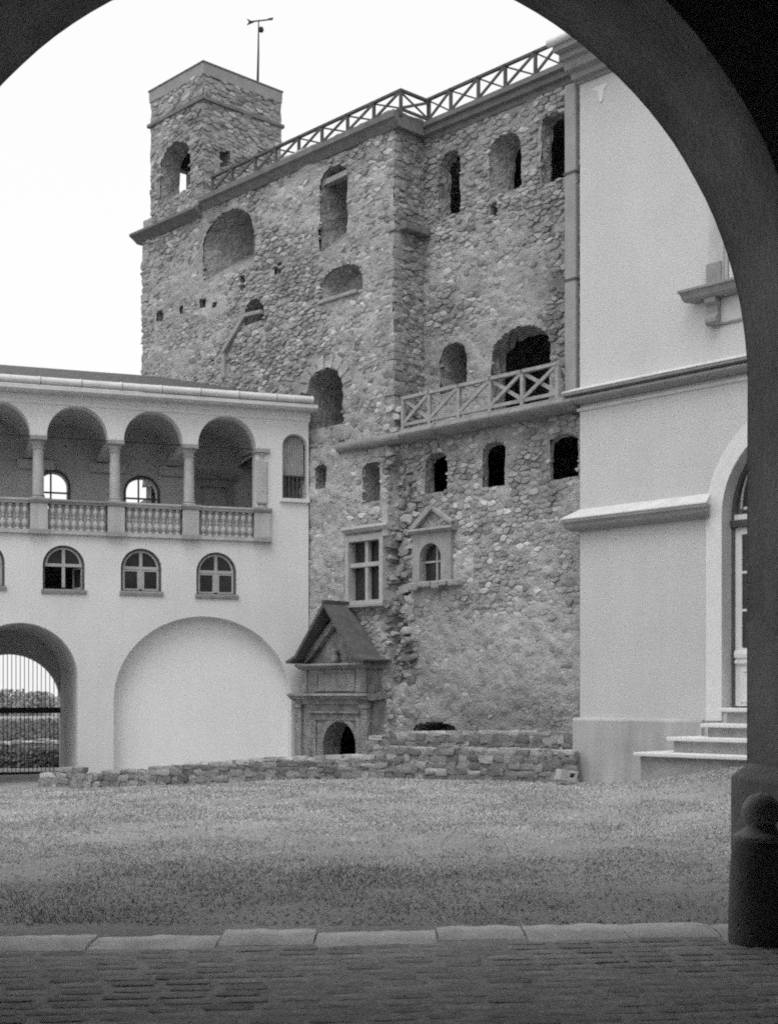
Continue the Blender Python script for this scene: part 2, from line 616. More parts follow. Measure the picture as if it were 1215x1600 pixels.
def rubble_stones(x0, x1, z0, z1, dx, dz, seed, yfun, hfun, tonefun, holes, inside=None, gap=0.005, sink=None, out=None):
    r = random.Random(seed * 3 + 1)
    cells = stone_cells(x0, x1, z0, z1, dx, dz, seed)
    res = [] if out is None else out
    C = np.array([c for c, _ in cells])
    ok = (C[:, 0] > x0) & (C[:, 0] < x1) & (C[:, 1] > z0) & (C[:, 1] < z1)
    for h in holes:
        ok &= ~in_poly(C[:, 0], C[:, 1], h)
    if inside is not None:
        ok &= in_poly(C[:, 0], C[:, 1], inside)
    Y = yfun(C[:, 0], C[:, 1]); Hh = hfun(C[:, 0], C[:, 1]); T = tonefun(C[:, 0], C[:, 1])
    hb = [bounds(h) for h in holes]
    for i, (c, p) in enumerate(cells):
        if not ok[i]:
            continue
        p = [(min(max(a, x0 - .03), x1 + .03), min(max(b, z0 - .03), z1 + .03)) for a, b in p]
        near = [holes[k] for k, b in enumerate(hb) if b[0] - .4 < c[0] < b[1] + .4 and b[2] - .4 < c[1] < b[3] + .4]
        if near:
            P = np.array(p); bad = 0
            for h in near:
                bad += in_poly(P[:, 0], P[:, 1], h).sum()
            if bad > len(p) * 0.5:
                continue
            if bad:
                p = [(c[0] + (a - c[0]) * .72, c[1] + (b - c[1]) * .72) for a, b in p]
        hgt = float(Hh[i]) * r.uniform(.3, 1.6)
        if r.random() < .10:
            continue
        if hgt < 0.006:
            continue
        V, Fc = stone_shape(c, p, gap, float(Y[i]), hgt, r)
        t = float(T[i]) * r.choice((.66, .8, .88, .95, 1.0, 1.0, 1.06, 1.14, 1.24, 1.5)) * r.uniform(.92, 1.08)
        res.append((area(p) * (0.4 + 8 * hgt), V, Fc, t))
    return res


def link_stones(items, parent, largest=300, name='stone', matname='rubble', stuffname='rubble_infill'):
    items = sorted(items, key=lambda q: -q[0])
    for a, V, Fc, t in items[:largest]:
        cx = sum(v[0] for v in V) / len(V); cy = sum(v[1] for v in V) / len(V); cz = sum(v[2] for v in V) / len(V)
        me = toned_mesh(name, [(v[0] - cx, v[1] - cy, v[2] - cz) for v in V], Fc, [t] * len(V))
        link(name, me, M[matname], parent, loc=(cx, cy, cz))
    rest = items[largest:]
    if rest:
        V = []; Fc = []; T = []
        for a, v, f, t in rest:
            n = len(V); V.extend(v); Fc.extend([tuple(i + n for i in q) for q in f]); T.extend([t] * len(v))
        o = link(stuffname, toned_mesh(stuffname, V, Fc, T), M[matname], parent)
        o['kind'] = 'stuff'


def reveal(parent, name, front, y0, y1, inset=(0, 0, 0, 0), matname='rubble_reveal', rough=0.03, flange=0.14, steps=4, cap=True, seed=0, capmat=None):
    """the inside of an opening: jambs, soffit, sill and back. inset: left, right, bottom, top of the back outline"""
    x0, x1, z0, z1 = bounds(front)
    l, rr, b, t = inset
    def back(p):
        fx = (p[0] - x0) / (x1 - x0); fz = (p[1] - z0) / (z1 - z0)
        return (x0 + l + fx * (x1 - x0 - l - rr), z0 + b + fz * (z1 - z0 - b - t))
    pts = []
    n = len(front)
    for i in range(n):                                   # finer outline so that the edge can be ragged
        a = front[i]; c = front[(i + 1) % n]
        L = math.hypot(c[0] - a[0], c[1] - a[1]); m = max(1, int(L / 0.16))
        for k in range(m):
            pts.append((a[0] + (c[0] - a[0]) * k / m, a[1] + (c[1] - a[1]) * k / m))
    cx, cz = (x0 + x1) / 2, (z0 + z1) / 2
    r = random.Random(seed + 5)
    mb = MB(); rings = []
    if flange:
        rings.append([(p[0] + math.copysign(flange, p[0] - cx) * min(1, abs(p[0] - cx) * 6 / (x1 - x0)),
                       y0 + 0.09, p[1] + math.copysign(flange, p[1] - cz) * min(1, abs(p[1] - cz) * 6 / (z1 - z0))) for p in pts])
    for s in range(steps + 1):
        f = s / steps; rg = []
        for p in pts:
            q = back(p)
            e = rough if 0 < s else rough * .8
            rg.append((p[0] + (q[0] - p[0]) * f + r.uniform(-e, e), y0 + 0.02 + (y1 - y0) * f, p[1] + (q[1] - p[1]) * f + r.uniform(-e, e)))
        rings.append(rg)
    mb.loft(rings, cap1=cap)
    return mb.build(name, M[matname], parent)


# ------------------------------------------------------------------ the survey: wall planes of the place
QW = Frame(3.59, 25.65, math.atan2(-.7240, .6898))       # palace front and keep walls
GW = Frame(-1.844, 31.3, math.atan2(.322, .947))         # arcaded gallery


# ================================================================== ground
def ground_z(x, y):
    x = np.asarray(x, float); y = np.asarray(y, float)
    z = 0.60 * np.exp(-(((x - 6.6) / 2.5) ** 2 + ((y - 21.4) / 3.2) ** 2))
    s = np.clip((-x - 0.5) / 6, 0, 1) * np.clip((y - 20) / 8, 0, 1)
    z = z - 0.30 * s
    lawn = np.clip((y - 10.2) / 1.5, 0, 1) * np.clip((60 - y) / 20, 0, 1)
    z = z + lawn * (N1.fbm(x * .5, y * .5, 3) - .5) * .10
    return z


def build_ground():
    mb_v = []; mb_f = []
    xs = np.concatenate([[-900, -300, -120, -60, -40], np.arange(-30, 30.1, .4), [40, 60, 120, 300, 900]])
    ys = np.concatenate([[-300, -60, -20, -8, 0, 4], np.arange(7, 45, .35), [50, 60, 80, 120, 300, 1500]])
    X, Y = np.meshgrid(xs, ys)
    Z = ground_z(X, Y) - 0.012
    Z[Y < 9.4] = -0.06
    V = np.stack([X, Y, Z], -1).reshape(-1, 3)
    nx, ny = len(xs), len(ys)
    Fq = [(j * nx + i, j * nx + i + 1, (j + 1) * nx + i + 1, (j + 1) * nx + i) for j in range(ny - 1) for i in range(nx - 1)]
    me = bpy.data.meshes.new('courtyard_ground'); me.from_pydata(V.tolist(), [], Fq)
    me.polygons.foreach_set('use_smooth', [True] * len(me.polygons))
    o = link('courtyard_ground', me, M['earth']); o['kind'] = 'structure'
    o['label'] = 'bare earth under the courtyard grass reaching out to the horizon'


build_ground()

KERB_SL = 0.124                                          # the kerb runs slightly askew
def kerb_y(x):
    return 9.59 + KERB_SL * x


def smooth_(v):
    v = min(1, max(0, (float(v) - .38) * 5)); return v * v * (3 - 2 * v)


def build_paving():
    th = math.atan(KERB_SL)
    bed = MB()
    bed.add([(-6.5, -5.8, -0.012), (4.0, -5.8, -0.012), (4.0, kerb_y(4.0) - .3, -0.012), (-6.5, kerb_y(-6.5) - .3, -0.012),
             (-6.5, -5.8, -0.3), (4.0, -5.8, -0.3), (4.0, kerb_y(4.0) - .3, -0.3), (-6.5, kerb_y(-6.5) - .3, -0.3)],
            [(0, 1, 2, 3), (7, 6, 5, 4), (0, 4, 5, 1), (1, 5, 6, 2), (2, 6, 7, 3), (3, 7, 4, 0)])
    p = bed.build('passage_paving', M['paving_bed']); p['kind'] = 'structure'
    p['label'] = 'worn dark sett paving in the gateway passage in front of the kerb'
    # setts in rows, nearest rows shown largest
    protos = []
    for k in range(10):
        r = random.Random(k)
        w, d, h = .12 + .03 * r.random(), .075, .05
        mb = MB(); rings = []
        n = 14
        for sc, z in ((1, -h), (1, -.004), (.93, .0035), (.7, .006)):
            rg = []
            for i in range(n):
                a = 2 * math.pi * i / n
                ca, sa = math.cos(a), math.sin(a)
                e = 0.32
                rg.append((math.copysign(abs(ca) ** e, ca) * w * sc * (1 + r.uniform(-.04, .04)), math.copysign(abs(sa) ** e, sa) * d * sc * (1 + r.uniform(-.06, .06)), z + r.uniform(-.002, .002)))
            rings.append(rg)
        mb.loft(rings, cap1=True)
        me = mb.mesh('sett', smooth=True, tone=r.uniform(.27, .46))
        try:
            me.set_sharp_from_angle(angle=R(50))
        except Exception:
            pass
        me.materials.append(M['sett']); protos.append(me)
    r = random.Random(4)
    n = 0
    row = 0
    while n < 290:
        d = .60 + row * .165
        off = r.random() * .28
        x = -2.75 + off
        while x < 3.0:
            y = kerb_y(x) - d
            if abs(x) < (y * .30 + .4) and n < 295 and y > 6.6:
                o = link('sett', protos[r.randrange(10)], None, p, loc=(x, y + r.uniform(-.008, .008), -.0130 - .0045 * float(smooth_(N1.fbm(x * .9 + 3, y * 1.3 + 2, 3))) + .003 * r.random()), rot=(r.uniform(-.012, .012), r.uniform(-.01, .01), th + r.uniform(-.03, .03) + (math.pi if r.random() < .5 else 0)))
                n += 1
            x += .30
        row += 1
        if row > 30:
            break
    # kerb stones
    ks = thing('stone_kerb', 'row of long pale kerb stones between the grass and the dark paving', 'kerb', loc=(0, 0, 0))
    x = -4.9
    joints_u = [(-160), 5, 170, 355, 497, 680, 815, 970, 1112, 1260]
    js = [(u - CU) / FOC * 9.6 for u in joints_u]
    js = [js[0] - 1.4, js[0] - .7] + js
    for i in range(len(js) - 1):
        x0, x1 = js[i] + .006, js[i + 1] - .006
        r2 = random.Random(i * 7)
        w = .50 + r2.uniform(-.04, .06)
        nseg = 8
        mb = MB(); rings = []
        zt = .006 + r2.uniform(-.008, .012); tl = r2.uniform(-.014, .014); oy = r2.uniform(-.09, .07); ry = r2.uniform(-.08, .08)
        for k in range(nseg + 1):
            f = k / nseg; xx = x0 + (x1 - x0) * f
            yb = kerb_y(xx) + oy + ry * (f - .5)
            e = .03 * math.exp(-min(f, 1 - f) * 14)
            yf = yb + .02 - e + r2.uniform(-.035, .03) + r2.uniform(-.02, .02) * (k in (0, nseg))
            z = zt + tl * (f - .5) + r2.uniform(-.003, .003)
            rings.append([(xx, yb - w, -.2), (xx, yb - w, min(z - .012, -.010)), (xx, yb - w + .08, z - .006), (xx, yb - w * .5, z + .004), (xx, yf - .03, z), (xx, yf, z - .02), (xx, yf, -.2)])
        mb.loft(rings, cap0=True, cap1=True)
        mb.build('kerb_stone', M['kerb'], ks, angle=45)


build_paving()


# ================================================================== gatehouse (we stand in its passage)
def build_gatehouse():
    t = thing('gatehouse', 'dark vaulted gateway whose round arch frames the whole courtyard view', 'gatehouse', loc=(-.552, 10.0, 0))
    # local: x from arch axis, y from outer face (outer face y = 0, inside is negative)
    sz = EYE + 485 * 10 / FOC
    rf, rn = 3.174, 3.35
    yn = -.93
    n = 64
    def ring(r, y, e=0.0):
        p = [(-r, y, -.3), (-r, y, sz * .33), (-r, y, sz * .66)]
        for k in range(n + 1):
            a = math.pi - math.pi * k / n
            w = 1 + e * (N1.fbm(a * 6 + y * 3, y * 2 + 3, 3) - .5)
            p.append((r * w * math.cos(a), y, sz + r * w * math.sin(a)))
        p += [(r, y, sz * .66), (r, y, sz * .33), (r, y, -.3)]
        return p
    mb = MB()
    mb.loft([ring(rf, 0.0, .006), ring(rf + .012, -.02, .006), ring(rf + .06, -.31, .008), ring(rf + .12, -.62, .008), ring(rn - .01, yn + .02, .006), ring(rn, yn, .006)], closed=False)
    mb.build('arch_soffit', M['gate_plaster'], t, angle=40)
    X0, X1, ZT = -13, 13.5, 7.7
    for nm, y, r, d in (('outer_wall', 0.0, rf, 1), ('inner_wall', yn, rn, -1)):
        mb = MB()
        pr = ring(r, y, .006)
        ou = [(X0, y, -.3)]
        # bands between the arch outline and the outer rectangle
        outer = []
        for p in pr:
            x, z = p[0], p[2]
            if z <= sz:
                outer.append((X0 if x < 0 else X1, y, z))
            else:
                a = math.atan2(z - sz, x)
                if abs(math.cos(a)) * (ZT - sz) > math.sin(a) * (X1 if x > 0 else -X0):
                    L = (X1 if x > 0 else -X0) / abs(math.cos(a)); outer.append((L * math.cos(a), y, sz + L * math.sin(a)))
                else:
                    L = (ZT - sz) / math.sin(a); outer.append((L * math.cos(a), y, ZT))
        i0 = 0
        mb.loft([pr, outer], closed=False)
        # upper corners
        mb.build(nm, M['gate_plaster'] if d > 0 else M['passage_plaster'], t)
    mb = MB()
    mb.box(X0, X1, -15.8, .12, ZT, ZT + .5)
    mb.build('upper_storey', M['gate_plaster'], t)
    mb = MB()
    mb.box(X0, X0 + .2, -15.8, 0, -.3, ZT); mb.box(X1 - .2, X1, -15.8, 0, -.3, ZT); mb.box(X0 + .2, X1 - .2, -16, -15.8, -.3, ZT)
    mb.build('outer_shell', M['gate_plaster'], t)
    # passage: side walls and barrel vault
    mb = MB(); vr = 4.3; vz = 3.4
    prof = [(-vr, -.3), (-vr, vz)] + [(vr * math.cos(math.pi - math.pi * k / 24), vz + vr * math.sin(math.pi - math.pi * k / 24)) for k in range(1, 24)] + [(vr, vz), (vr, -.3)]
    mb.loft([[(x, yn - .001, z) for x, z in prof], [(x, -15.7, z) for x, z in prof]], closed=False)
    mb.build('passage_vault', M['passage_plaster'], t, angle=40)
    mb = MB(); mb.box(-vr, vr, -15.75, -15.68, -.3, 8); mb.build('end_wall', M['passage_plaster'], t)  # unseen closing wall, added so the passage behind the camera stays dark
    # plinths of the two jambs
    zt = EYE - 115 * 10 / FOC
    for s in (-1, 1):
        mb = MB()
        pr = [(rf - .11, .05), (rn - .11, yn - .02), (rn + .4, yn - .02), (rf + .6, .05)]
        pr2 = [(rf - .11, .05), (rn - .11, yn - .02), (rn + .4, yn - .02), (rf + .6, .05)]
        pr3 = [(rf + .02, -.0), (rn + .02, yn + .02), (rn + .4, yn + .02), (rf + .6, 0.0)]
        mb.loft([[(s * x, y, -.3) for x, y in pr], [(s * x, y, zt - .06) for x, y in pr2], [(s * x, y, zt + .05) for x, y in pr3]], cap1=True)
        mb.build('jamb_plinth', M['gate_plaster'], t, bevel=.015)
    return t


build_gatehouse()

# guard stone with a ball on top
bo = thing('stone_bollard', 'dark round stone bollard with a ball finial beside the gateway jamb', 'bollard', loc=(2.485, 9.12, -.03))
MB().lathe([(.0, 0), (.215, 0), (.212, .25), (.203, .5), (.19, .66), (.178, .70)], 28).build('shaft', M['bollard_stone'], bo, angle=40)
MB().lathe([(.178, .70), (.185, .715), (.186, .735), (.165, .75), (.13, .765), (.105, .785), (.1, .80)], 28).build('neck_ring', M['bollard_ball_lit'], bo, angle=35)
MB().lathe([(.1, .80)] + [(.128 * math.sin(math.pi * k / 12), .895 - .128 * math.cos(math.pi * k / 12)) for k in range(3, 13)], 28).build('ball', M['bollard_ball_lit'], bo, angle=60)
# ================================================================== palace wing on the right (QW, x >= 0)
def build_palace():
    f = QW
    t = thing('palace_wing', 'white plastered palace wing with tall arched door at the right', 'building', frame=f)
    XR = 14.0
    z_eave = f.pz(905, 132)
    # --- door opening
    xd0 = f.px(1128); zsp = f.pz(1128, 806); RD = 1.52
    xd1 = xd0 + 2 * RD; zd0 = f.pz(1140, 1106.5, -.3)
    door = arch_poly(xd0, xd1, zd0, zsp, RD, 36)
    # --- upper window opening
    xw0 = f.px(1131); zw0 = f.pz(1131, 447); xw1 = xw0 + 1.5; zw1 = zw0 + 2.5
    win = [(xw0, zw0), (xw1, zw0), (xw1, zw1), (xw0, zw1)]
    xs2 = xw0 + 4.4
    win2 = [(xs2, zw0), (xs2 + 1.5, zw0), (xs2 + 1.5, zw1), (xs2, zw1)]
    mb = MB(); mb.slab([(0, -.3), (XR, -.3), (XR, z_eave + .3), (0, z_eave + .3)], [door, win, win2], 0.0, .62)
    mb.build('wall', M['white_plaster'], t)
    MB().box(.02, .6, .62, 8.0, -.3, z_eave + .3).build('side_wall', M['white_plaster'], t)
    MB().box(.6, XR, 7.5, 8.0, -.3, z_eave + .3).build('rear_wall', M['white_plaster'], t)
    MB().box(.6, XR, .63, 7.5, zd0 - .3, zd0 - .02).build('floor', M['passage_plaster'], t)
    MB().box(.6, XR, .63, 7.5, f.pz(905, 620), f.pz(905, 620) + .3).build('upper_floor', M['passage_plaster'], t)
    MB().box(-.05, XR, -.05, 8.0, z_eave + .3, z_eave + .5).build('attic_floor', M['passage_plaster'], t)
    # --- plinth
    zp = f.pz(905, 1121)
    x_pl1 = f.px(1100)
    mb = MB(); mb.profile([(.02, -.3), (-.10, -.3), (-.10, zp - .05), (-.085, zp - .02), (-.03, zp), (.02, zp)], -.10, x_pl1)
    mb.build('plinth', M['plinth_plaster'], t)
    mb = MB(); mb.profile([(.02, -.3), (-.10, -.3), (-.10, zp - .05), (-.085, zp - .02), (-.03, zp), (.02, zp)], xd1 + .35, XR)
    mb.build('plinth', M['plinth_plaster'], t)
    # --- lower ledge: sloped pale top, moulded dark underside
    zl = f.pz(905, 812, -.25)
    x_l1 = f.px(1099, -.2)
    def ledge(x0, x1, nm):
        mb = MB(); mb.profile([(.01, zl + .24), (-.27, zl + .05), (-.27, zl + .03), (.01, zl + .03)], x0, x1, .9, .35)
        mb.build(nm + '_top', M['trim_white'], t)
        pr = [(.01, zl + .028), (-.262, zl + .028), (-.262, zl - .02), (-.24, zl - .05)]
        for k in range(7):
            a = math.pi / 2 * k / 6
            pr.append((-.055 - .175 * math.cos(a) , zl - .06 - .13 * math.sin(a)))
        pr.append((.01, zl - .19))
        mb = MB(); mb.profile(pr, x0, x1, .9, .35); mb.build(nm + '_moulding', M['trim_grey'], t, angle=35)
    ledge(-.02, x_l1, 'ledge')
    ledge(xd1 + .35, XR, 'ledge')
    # --- storey cornice and the thin string below it
    zc = f.pz(905, 612, -.22)
    pr = [(.01, zc + .09), (-.26, zc + .01), (-.26, zc - .03)]
    for k in range(9):
        a = math.pi * k / 8
        pr.append((-.15 - .07 * math.sin(a) , zc - .05 - .13 * k / 8))
    pr += [(-.05, zc - .2), (.01, zc - .2)]
    mb = MB(); mb.profile(pr, -.12, XR, .5, 0); mb.build('storey_cornice', M['trim_grey'], t, angle=35)
    MB().profile([(.01, zc + .14), (-.27, zc + .034), (-.27, zc + .014), (.01, zc + .094)], -.10, XR, .5, 0).build('cornice_flashing', M['trim_white'], t)
    zs = f.pz(905, 641)
    MB().profile([(.01, zs + .03), (-.04, zs + .025), (-.05, zs), (-.03, zs - .03), (.01, zs - .03)], -.045, XR).build('string_course', M['trim_white'], t)
    # --- eaves cornice
    ze = f.pz(905, 128, -.1)
    pr = [(.01, ze + .62), (-.55, ze + .62), (-.55, ze + .50), (-.42, ze + .47), (-.42, ze + .37), (-.34, ze + .34), (-.30, ze + .2), (-.18, ze + .16), (-.16, ze + .06), (-.06, ze + .03), (-.05, ze), (.01, ze)]
    mb = MB(); mb.profile(pr, -.02, XR, .35, 0); mb.build('eaves_cornice', M['trim_grey'], t)
    mb = MB(); mb.tube([(-.3, -.57, ze + .68), (XR, -.57, ze + .68)], .075, 10); mb.build('gutter', M['zinc'], t, angle=50)
    # roof: a low pitch behind the cornice
    MB().profile([(-.5, ze + .64), (4.0, ze + 2.3), (8.0, ze + .64)], -.15, XR).build('roof', M['roof_tile'], t)
    mb = MB(); mb.box(f.px(880, .1), f.px(902, .1), .15, .8, ze + .5, ze + 1.35); mb.build('corner_pier', M['turret_render'], t, bevel=.02)
    # plaster drip under the eaves
    xdp, zdp = f.pix(938, 138)
    mb = MB(); mb.loft([[(xdp - .22, -.004, zdp + .06), (xdp - .1, -.03, zdp + .05), (xdp + .16, -.03, zdp + .05), (xdp + .24, -.004, zdp + .06)],
                        [(xdp - .08, -.004, zdp - .06), (xdp - .03, -.025, zdp - .08), (xdp + .06, -.025, zdp - .08), (xdp + .1, -.004, zdp - .05)],
                        [(xdp - .05, -.004, zdp - .22), (xdp - .01, -.02, zdp - .26), (xdp + .04, -.02, zdp - .26), (xdp + .06, -.004, zdp - .2)]], closed=False)
    mb.build('plaster_drip', M['archivolt'], t)
    # --- downpipe in the angle with the keep
    mb = MB(); xp = f.px(891, .02); r = .135
    mb.box(xp - r, xp + r, -.01, .12, f.pz(890, 617), ze + .1)
    pipe = mb.build('downpipe', M['pipe_metal'], t, bevel=.03)
    for v in (270, 437):
        z = f.pz(890, v)
        MB().box(xp - r - .012, xp + r + .012, -.025, .13, z - .02, z + .02).build('pipe_clamp', M['dark_frame'], pipe)
        MB().bar((xp - .1, .03, z), (xp - .1, .6, z), .03, .04).build('clamp_bracket', M['iron'], pipe)
    # --- door surround: pale archivolt, splayed reveal
    xo = f.px(1103.5)
    bw = xd0 - xo
    outer = arch_poly(xo, xd1 + bw, zp - .02, zsp, RD + bw, 36)
    inner = arch_poly(xd0, xd1, zp - .02, zsp, RD, 36)
    mb = MB()
    rings = [[(p[0], -.03 * k, p[1]) for p in outer] for k in (0, 1)]
    ri = [[(p[0], -.03 * k, p[1]) for p in inner] for k in (1, -1)]
    o2 = outer[1:] + outer[:1]; i2 = inner[1:] + inner[:1]           # start at lower right, end at lower left
    mb.loft([[(p[0], .004, p[1]) for p in o2], [(p[0], -.03, p[1]) for p in o2], [(p[0], -.03, p[1]) for p in i2], [(p[0], .01, p[1]) for p in i2]], closed=False)
    mb.build('archivolt', M['archivolt'], t)
    mb = MB(); inn2 = [(p[0] * .0 + (xd0 + xd1) / 2 + (p[0] - (xd0 + xd1) / 2) * .965, p[1] - .02) for p in i2]
    mb.loft([[(p[0] , -.028, p[1]) for p in i2], [(p[0] + (.001 if p[0] < (xd0 + xd1) / 2 else -.001), .26, p[1] - .0) for p in i2]], closed=False)
    mb.build('door_reveal', M['plinth_plaster'], t)
    # --- door
    d = link('door', bpy.data.meshes.new('door'), M['white_timber'], t)
    ydo = .27
    k = 0.955
    cx = (xd0 + xd1) / 2
    zt_bar = f.pz(1145, 812)
    gap = .06
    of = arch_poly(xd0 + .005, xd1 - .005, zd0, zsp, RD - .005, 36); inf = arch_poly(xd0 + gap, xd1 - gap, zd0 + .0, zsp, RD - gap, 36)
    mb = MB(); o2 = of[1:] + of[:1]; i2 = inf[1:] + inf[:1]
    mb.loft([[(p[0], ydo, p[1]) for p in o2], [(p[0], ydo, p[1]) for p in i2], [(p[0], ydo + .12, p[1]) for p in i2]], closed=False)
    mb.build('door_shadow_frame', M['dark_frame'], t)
    # white frame (ring) of fanlight
    w = .10
    a0 = arch_poly(xd0 + gap, xd1 - gap, zt_bar + .12, max(zsp, zt_bar + .13), RD - gap, 36)
    a1 = arch_poly(xd0 + gap + w, xd1 - gap - w, zt_bar + .12 + w, max(zsp, zt_bar + .13 + w), RD - gap - w, 36)
    mb = MB(); mb.slab(a0, [a1], ydo + .04, ydo + .12); fan = mb.build('fanlight_frame', M['white_timber'], t)
    mb = MB(); rr = RD - gap - w
    zf = zt_bar + .12 + w
    for s in (-1, 1):
        pts = []
        for q in range(9):
            a = math.pi / 2 * q / 8
            pts.append((cx + s * (rr - .05 - rr * .42 * math.sin(a) ), ydo + .08, zf + rr * .40 * (1 - math.cos(a)) + .0))
        for q in range(len(pts) - 1):
            mb.bar(pts[q], pts[q + 1], .05, .045)
        pts = [(cx + s * (rr * .58 + rr * .28 * math.sin(math.pi * q / 8)), ydo + .08, zf + rr * .40 + rr * .42 * q / 8) for q in range(9)]
        for q in range(len(pts) - 1):
            mb.bar(pts[q], pts[q + 1], .05, .045)
        mb.bar((cx + s * rr * .58, ydo + .08, zf + rr * .4), (cx, ydo + .08, zf), .05, .045)
    mb.bar((cx, ydo + .08, zf), (cx, ydo + .08, zf + rr), .05, .05)
    mb.build('tracery', M['white_timber'], fan)
    MB().slab(a1, [], ydo + .10, ydo + .115).build('pane', M['glass'], fan)
    mb = MB(); mb.profile([(ydo + .10, zt_bar - .10), (ydo - .03, zt_bar - .10), (ydo - .06, zt_bar + .0), (ydo - .06, zt_bar + .02), (ydo + .1, zt_bar + .02)], xd0 - .005, xd1 + .005)
    mb.build('transom', M['dark_frame'], t)
    MB().box(xd0 + gap, xd1 - gap, ydo - .0, ydo + .1, zt_bar + .022, zt_bar + .118).build('transom_top', M['white_timber'], t)
    # leaves: glazed, with a solid foot
    zk = f.pz(1150, 1022, .3); z1 = zt_bar - .105
    lw = (xd1 - xd0 - 2 * gap) / 2
    for s in (0, 1):
        x0 = xd0 + gap + s * lw + .004; x1 = x0 + lw - .008
        st = .12
        mb = MB(); mb.slab([(x0, zd0 + .03), (x1, zd0 + .03), (x1, z1), (x0, z1)], [[(x0 + st, zk + .1), (x1 - st, zk + .1), (x1 - st, z1 - st), (x0 + st, z1 - st)]], ydo + .03, ydo + .09)
        leaf = mb.build('door_leaf', M['white_timber'], t)
        MB().profile([(ydo + .031, zk + .06), (ydo - .01, zk + .06), (ydo - .03, zk), (ydo - .03, zk - .06), (ydo + .0, zk - .08), (ydo + .0, zk - .11), (ydo - .015, zk - .12), (ydo - .015, zk - .16), (ydo + .031, zk - .18)], x0 + .01, x1 - .01).build('lock_rail', M['white_timber'], leaf)
        MB().slab([(x0 + .1, zd0 + .1), (x1 - .1, zd0 + .1), (x1 - .1, zk - .24), (x0 + .1, zk - .24)], [[(x0 + .17, zd0 + .17), (x1 - .17, zd0 + .17), (x1 - .17, zk - .31), (x0 + .17, zk - .31)]], ydo + .012, ydo + .032).build('panel_moulding', M['white_timber'], leaf)
        n = 3
        zb, ztp = zk + .1, z1 - st
        xm = (x0 + x1) / 2
        mb = MB()
        for q in range(1, n):
            z = zb + (ztp - zb) * q / n
            mb.box(x0 + st, x1 - st, ydo + .045, ydo + .075, z - .02, z + .02)
        mb.box(xm - .018, xm + .018, ydo + .047, ydo + .073, zb, ztp)
        mb.build('glazing_bars', M['white_timber'], leaf)
        for q in range(n):
            for c in (0, 1):
                MB().box((x0 + st) if c == 0 else xm + .018, (xm - .018) if c == 0 else x1 - st, ydo + .058, ydo + .064, zb + (ztp - zb) * q / n + .02, zb + (ztp - zb) * (q + 1) / n - .02).build('pane', M['glass'], leaf)
    bpy.data.objects.remove(d, do_unlink=True)
    MB().box(cx - .03, cx + .03, ydo - .02, ydo + .035, zk + .0, zk + .16).build('door_handle', M['iron'], t)

    # --- upper windows with bracketed sill and louvred shutters
    for xa in (xw0, xs2):
        xb = xa + 1.5
        w = link('window', MB().slab([(xa - .26, zw0 + .02), (xb + .26, zw0 + .02), (xb + .26, zw1 + .26), (xa - .26, zw1 + .26)], [[(xa, zw0 + .02), (xb, zw0 + .02), (xb, zw1), (xa, zw1)]], -.05, .01).mesh('window'), M['plinth_plaster'], t)
        for s, xx in ((-1, xa), (1, xb)):
            x0, x1 = (xa - .31, xa - .02) if s < 0 else (xb + .02, xb + .31)
            MB().box(x0, x1, -.09, -.051, zw0 + .02, zw0 + .42).build('jamb_foot', M['trim_grey'], w)
            xc = (x0 + x1) / 2
            # scrolled bracket
            mb = MB(); pr = []
            zt = zw0 - .2
            pr = [(.005, zt), (-.21, zt), (-.21, zt - .08), (-.14, zt - .14), (-.12, zt - .26), (-.19, zt - .34), (-.19, zt - .42), (-.13, zt - .47), (-.05, zt - .46), (.005, zt - .42)]
            mb.profile(pr, xc - .11, xc + .11); mb.build('sill_bracket', M['trim_grey'], w, bevel=.012)
        mb = MB(); pr = [(.005, zw0 + .018), (-.34, zw0 - .0), (-.34, zw0 - .04), (-.29, zw0 - .07), (-.26, zw0 - .15), (-.2, zw0 - .195), (.005, zw0 - .195)]
        mb.profile(pr, xa - .56, xb + .56, .5, .5); mb.build('sill', M['trim_grey'], w, angle=30)
        MB().box(xa - .2, xb + .2, -.02, .003, zw0 - .62, zw0 - .2).build('apron', M['trim_white'], w)
        MB().box(xa - .2, xb + .2, -.03, .003, zw0 - .66, zw0 - .625).build('apron_edge', M['trim_grey'], w)
        for s in (0, 1):
            x0 = xa + .03 + s * .725; x1 = x0 + .70
            mb = MB(); mb.slab([(x0, zw0 + .03), (x1, zw0 + .03), (x1, zw1 - .02), (x0, zw1 - .02)], [[(x0 + .06, zw0 + .1), (x1 - .06, zw0 + .1), (x1 - .06, zw1 - .09), (x0 + .06, zw1 - .09)]], .1, .14)
            sh = mb.build('shutter', M['white_timber'], w)
            ns = 20
            proto = None
            for q in range(ns):
                z = zw0 + .13 + q * (zw1 - zw0 - .25) / ns
                if proto is None:
                    mbs = MB(); mbs.add([(x0 + .06, .10, 0), (x1 - .06, .10, 0), (x1 - .06, .155, .075), (x0 + .06, .155, .075), (x0 + .06, .10, .014), (x1 - .06, .10, .014), (x1 - .06, .155, .089), (x0 + .06, .155, .089)],
                                        [(0, 3, 2, 1), (4, 5, 6, 7), (0, 1, 5, 4), (1, 2, 6, 5), (2, 3, 7, 6), (3, 0, 4, 7)])
                    proto = mbs.build('slat', M['white_timber'], sh, loc=(0, 0, z))
                else:
                    dup(proto, sh, loc=(0, 0, z))
        MB().box(xa + .02, xb - .02, .2, .22, zw0 + .02, zw1).build('pane', M['glass'], w)

    # --- entrance steps
    s = thing('entrance_steps', 'four pale stone steps rising to the tall arched palace door', 'steps', frame=f)
    ys = [-1.40, -1.03, -.68, -.34]
    vv = [1179.5, 1153, 1130.5, 1106.5]; uu = [988, 1040, 1093, 1123]
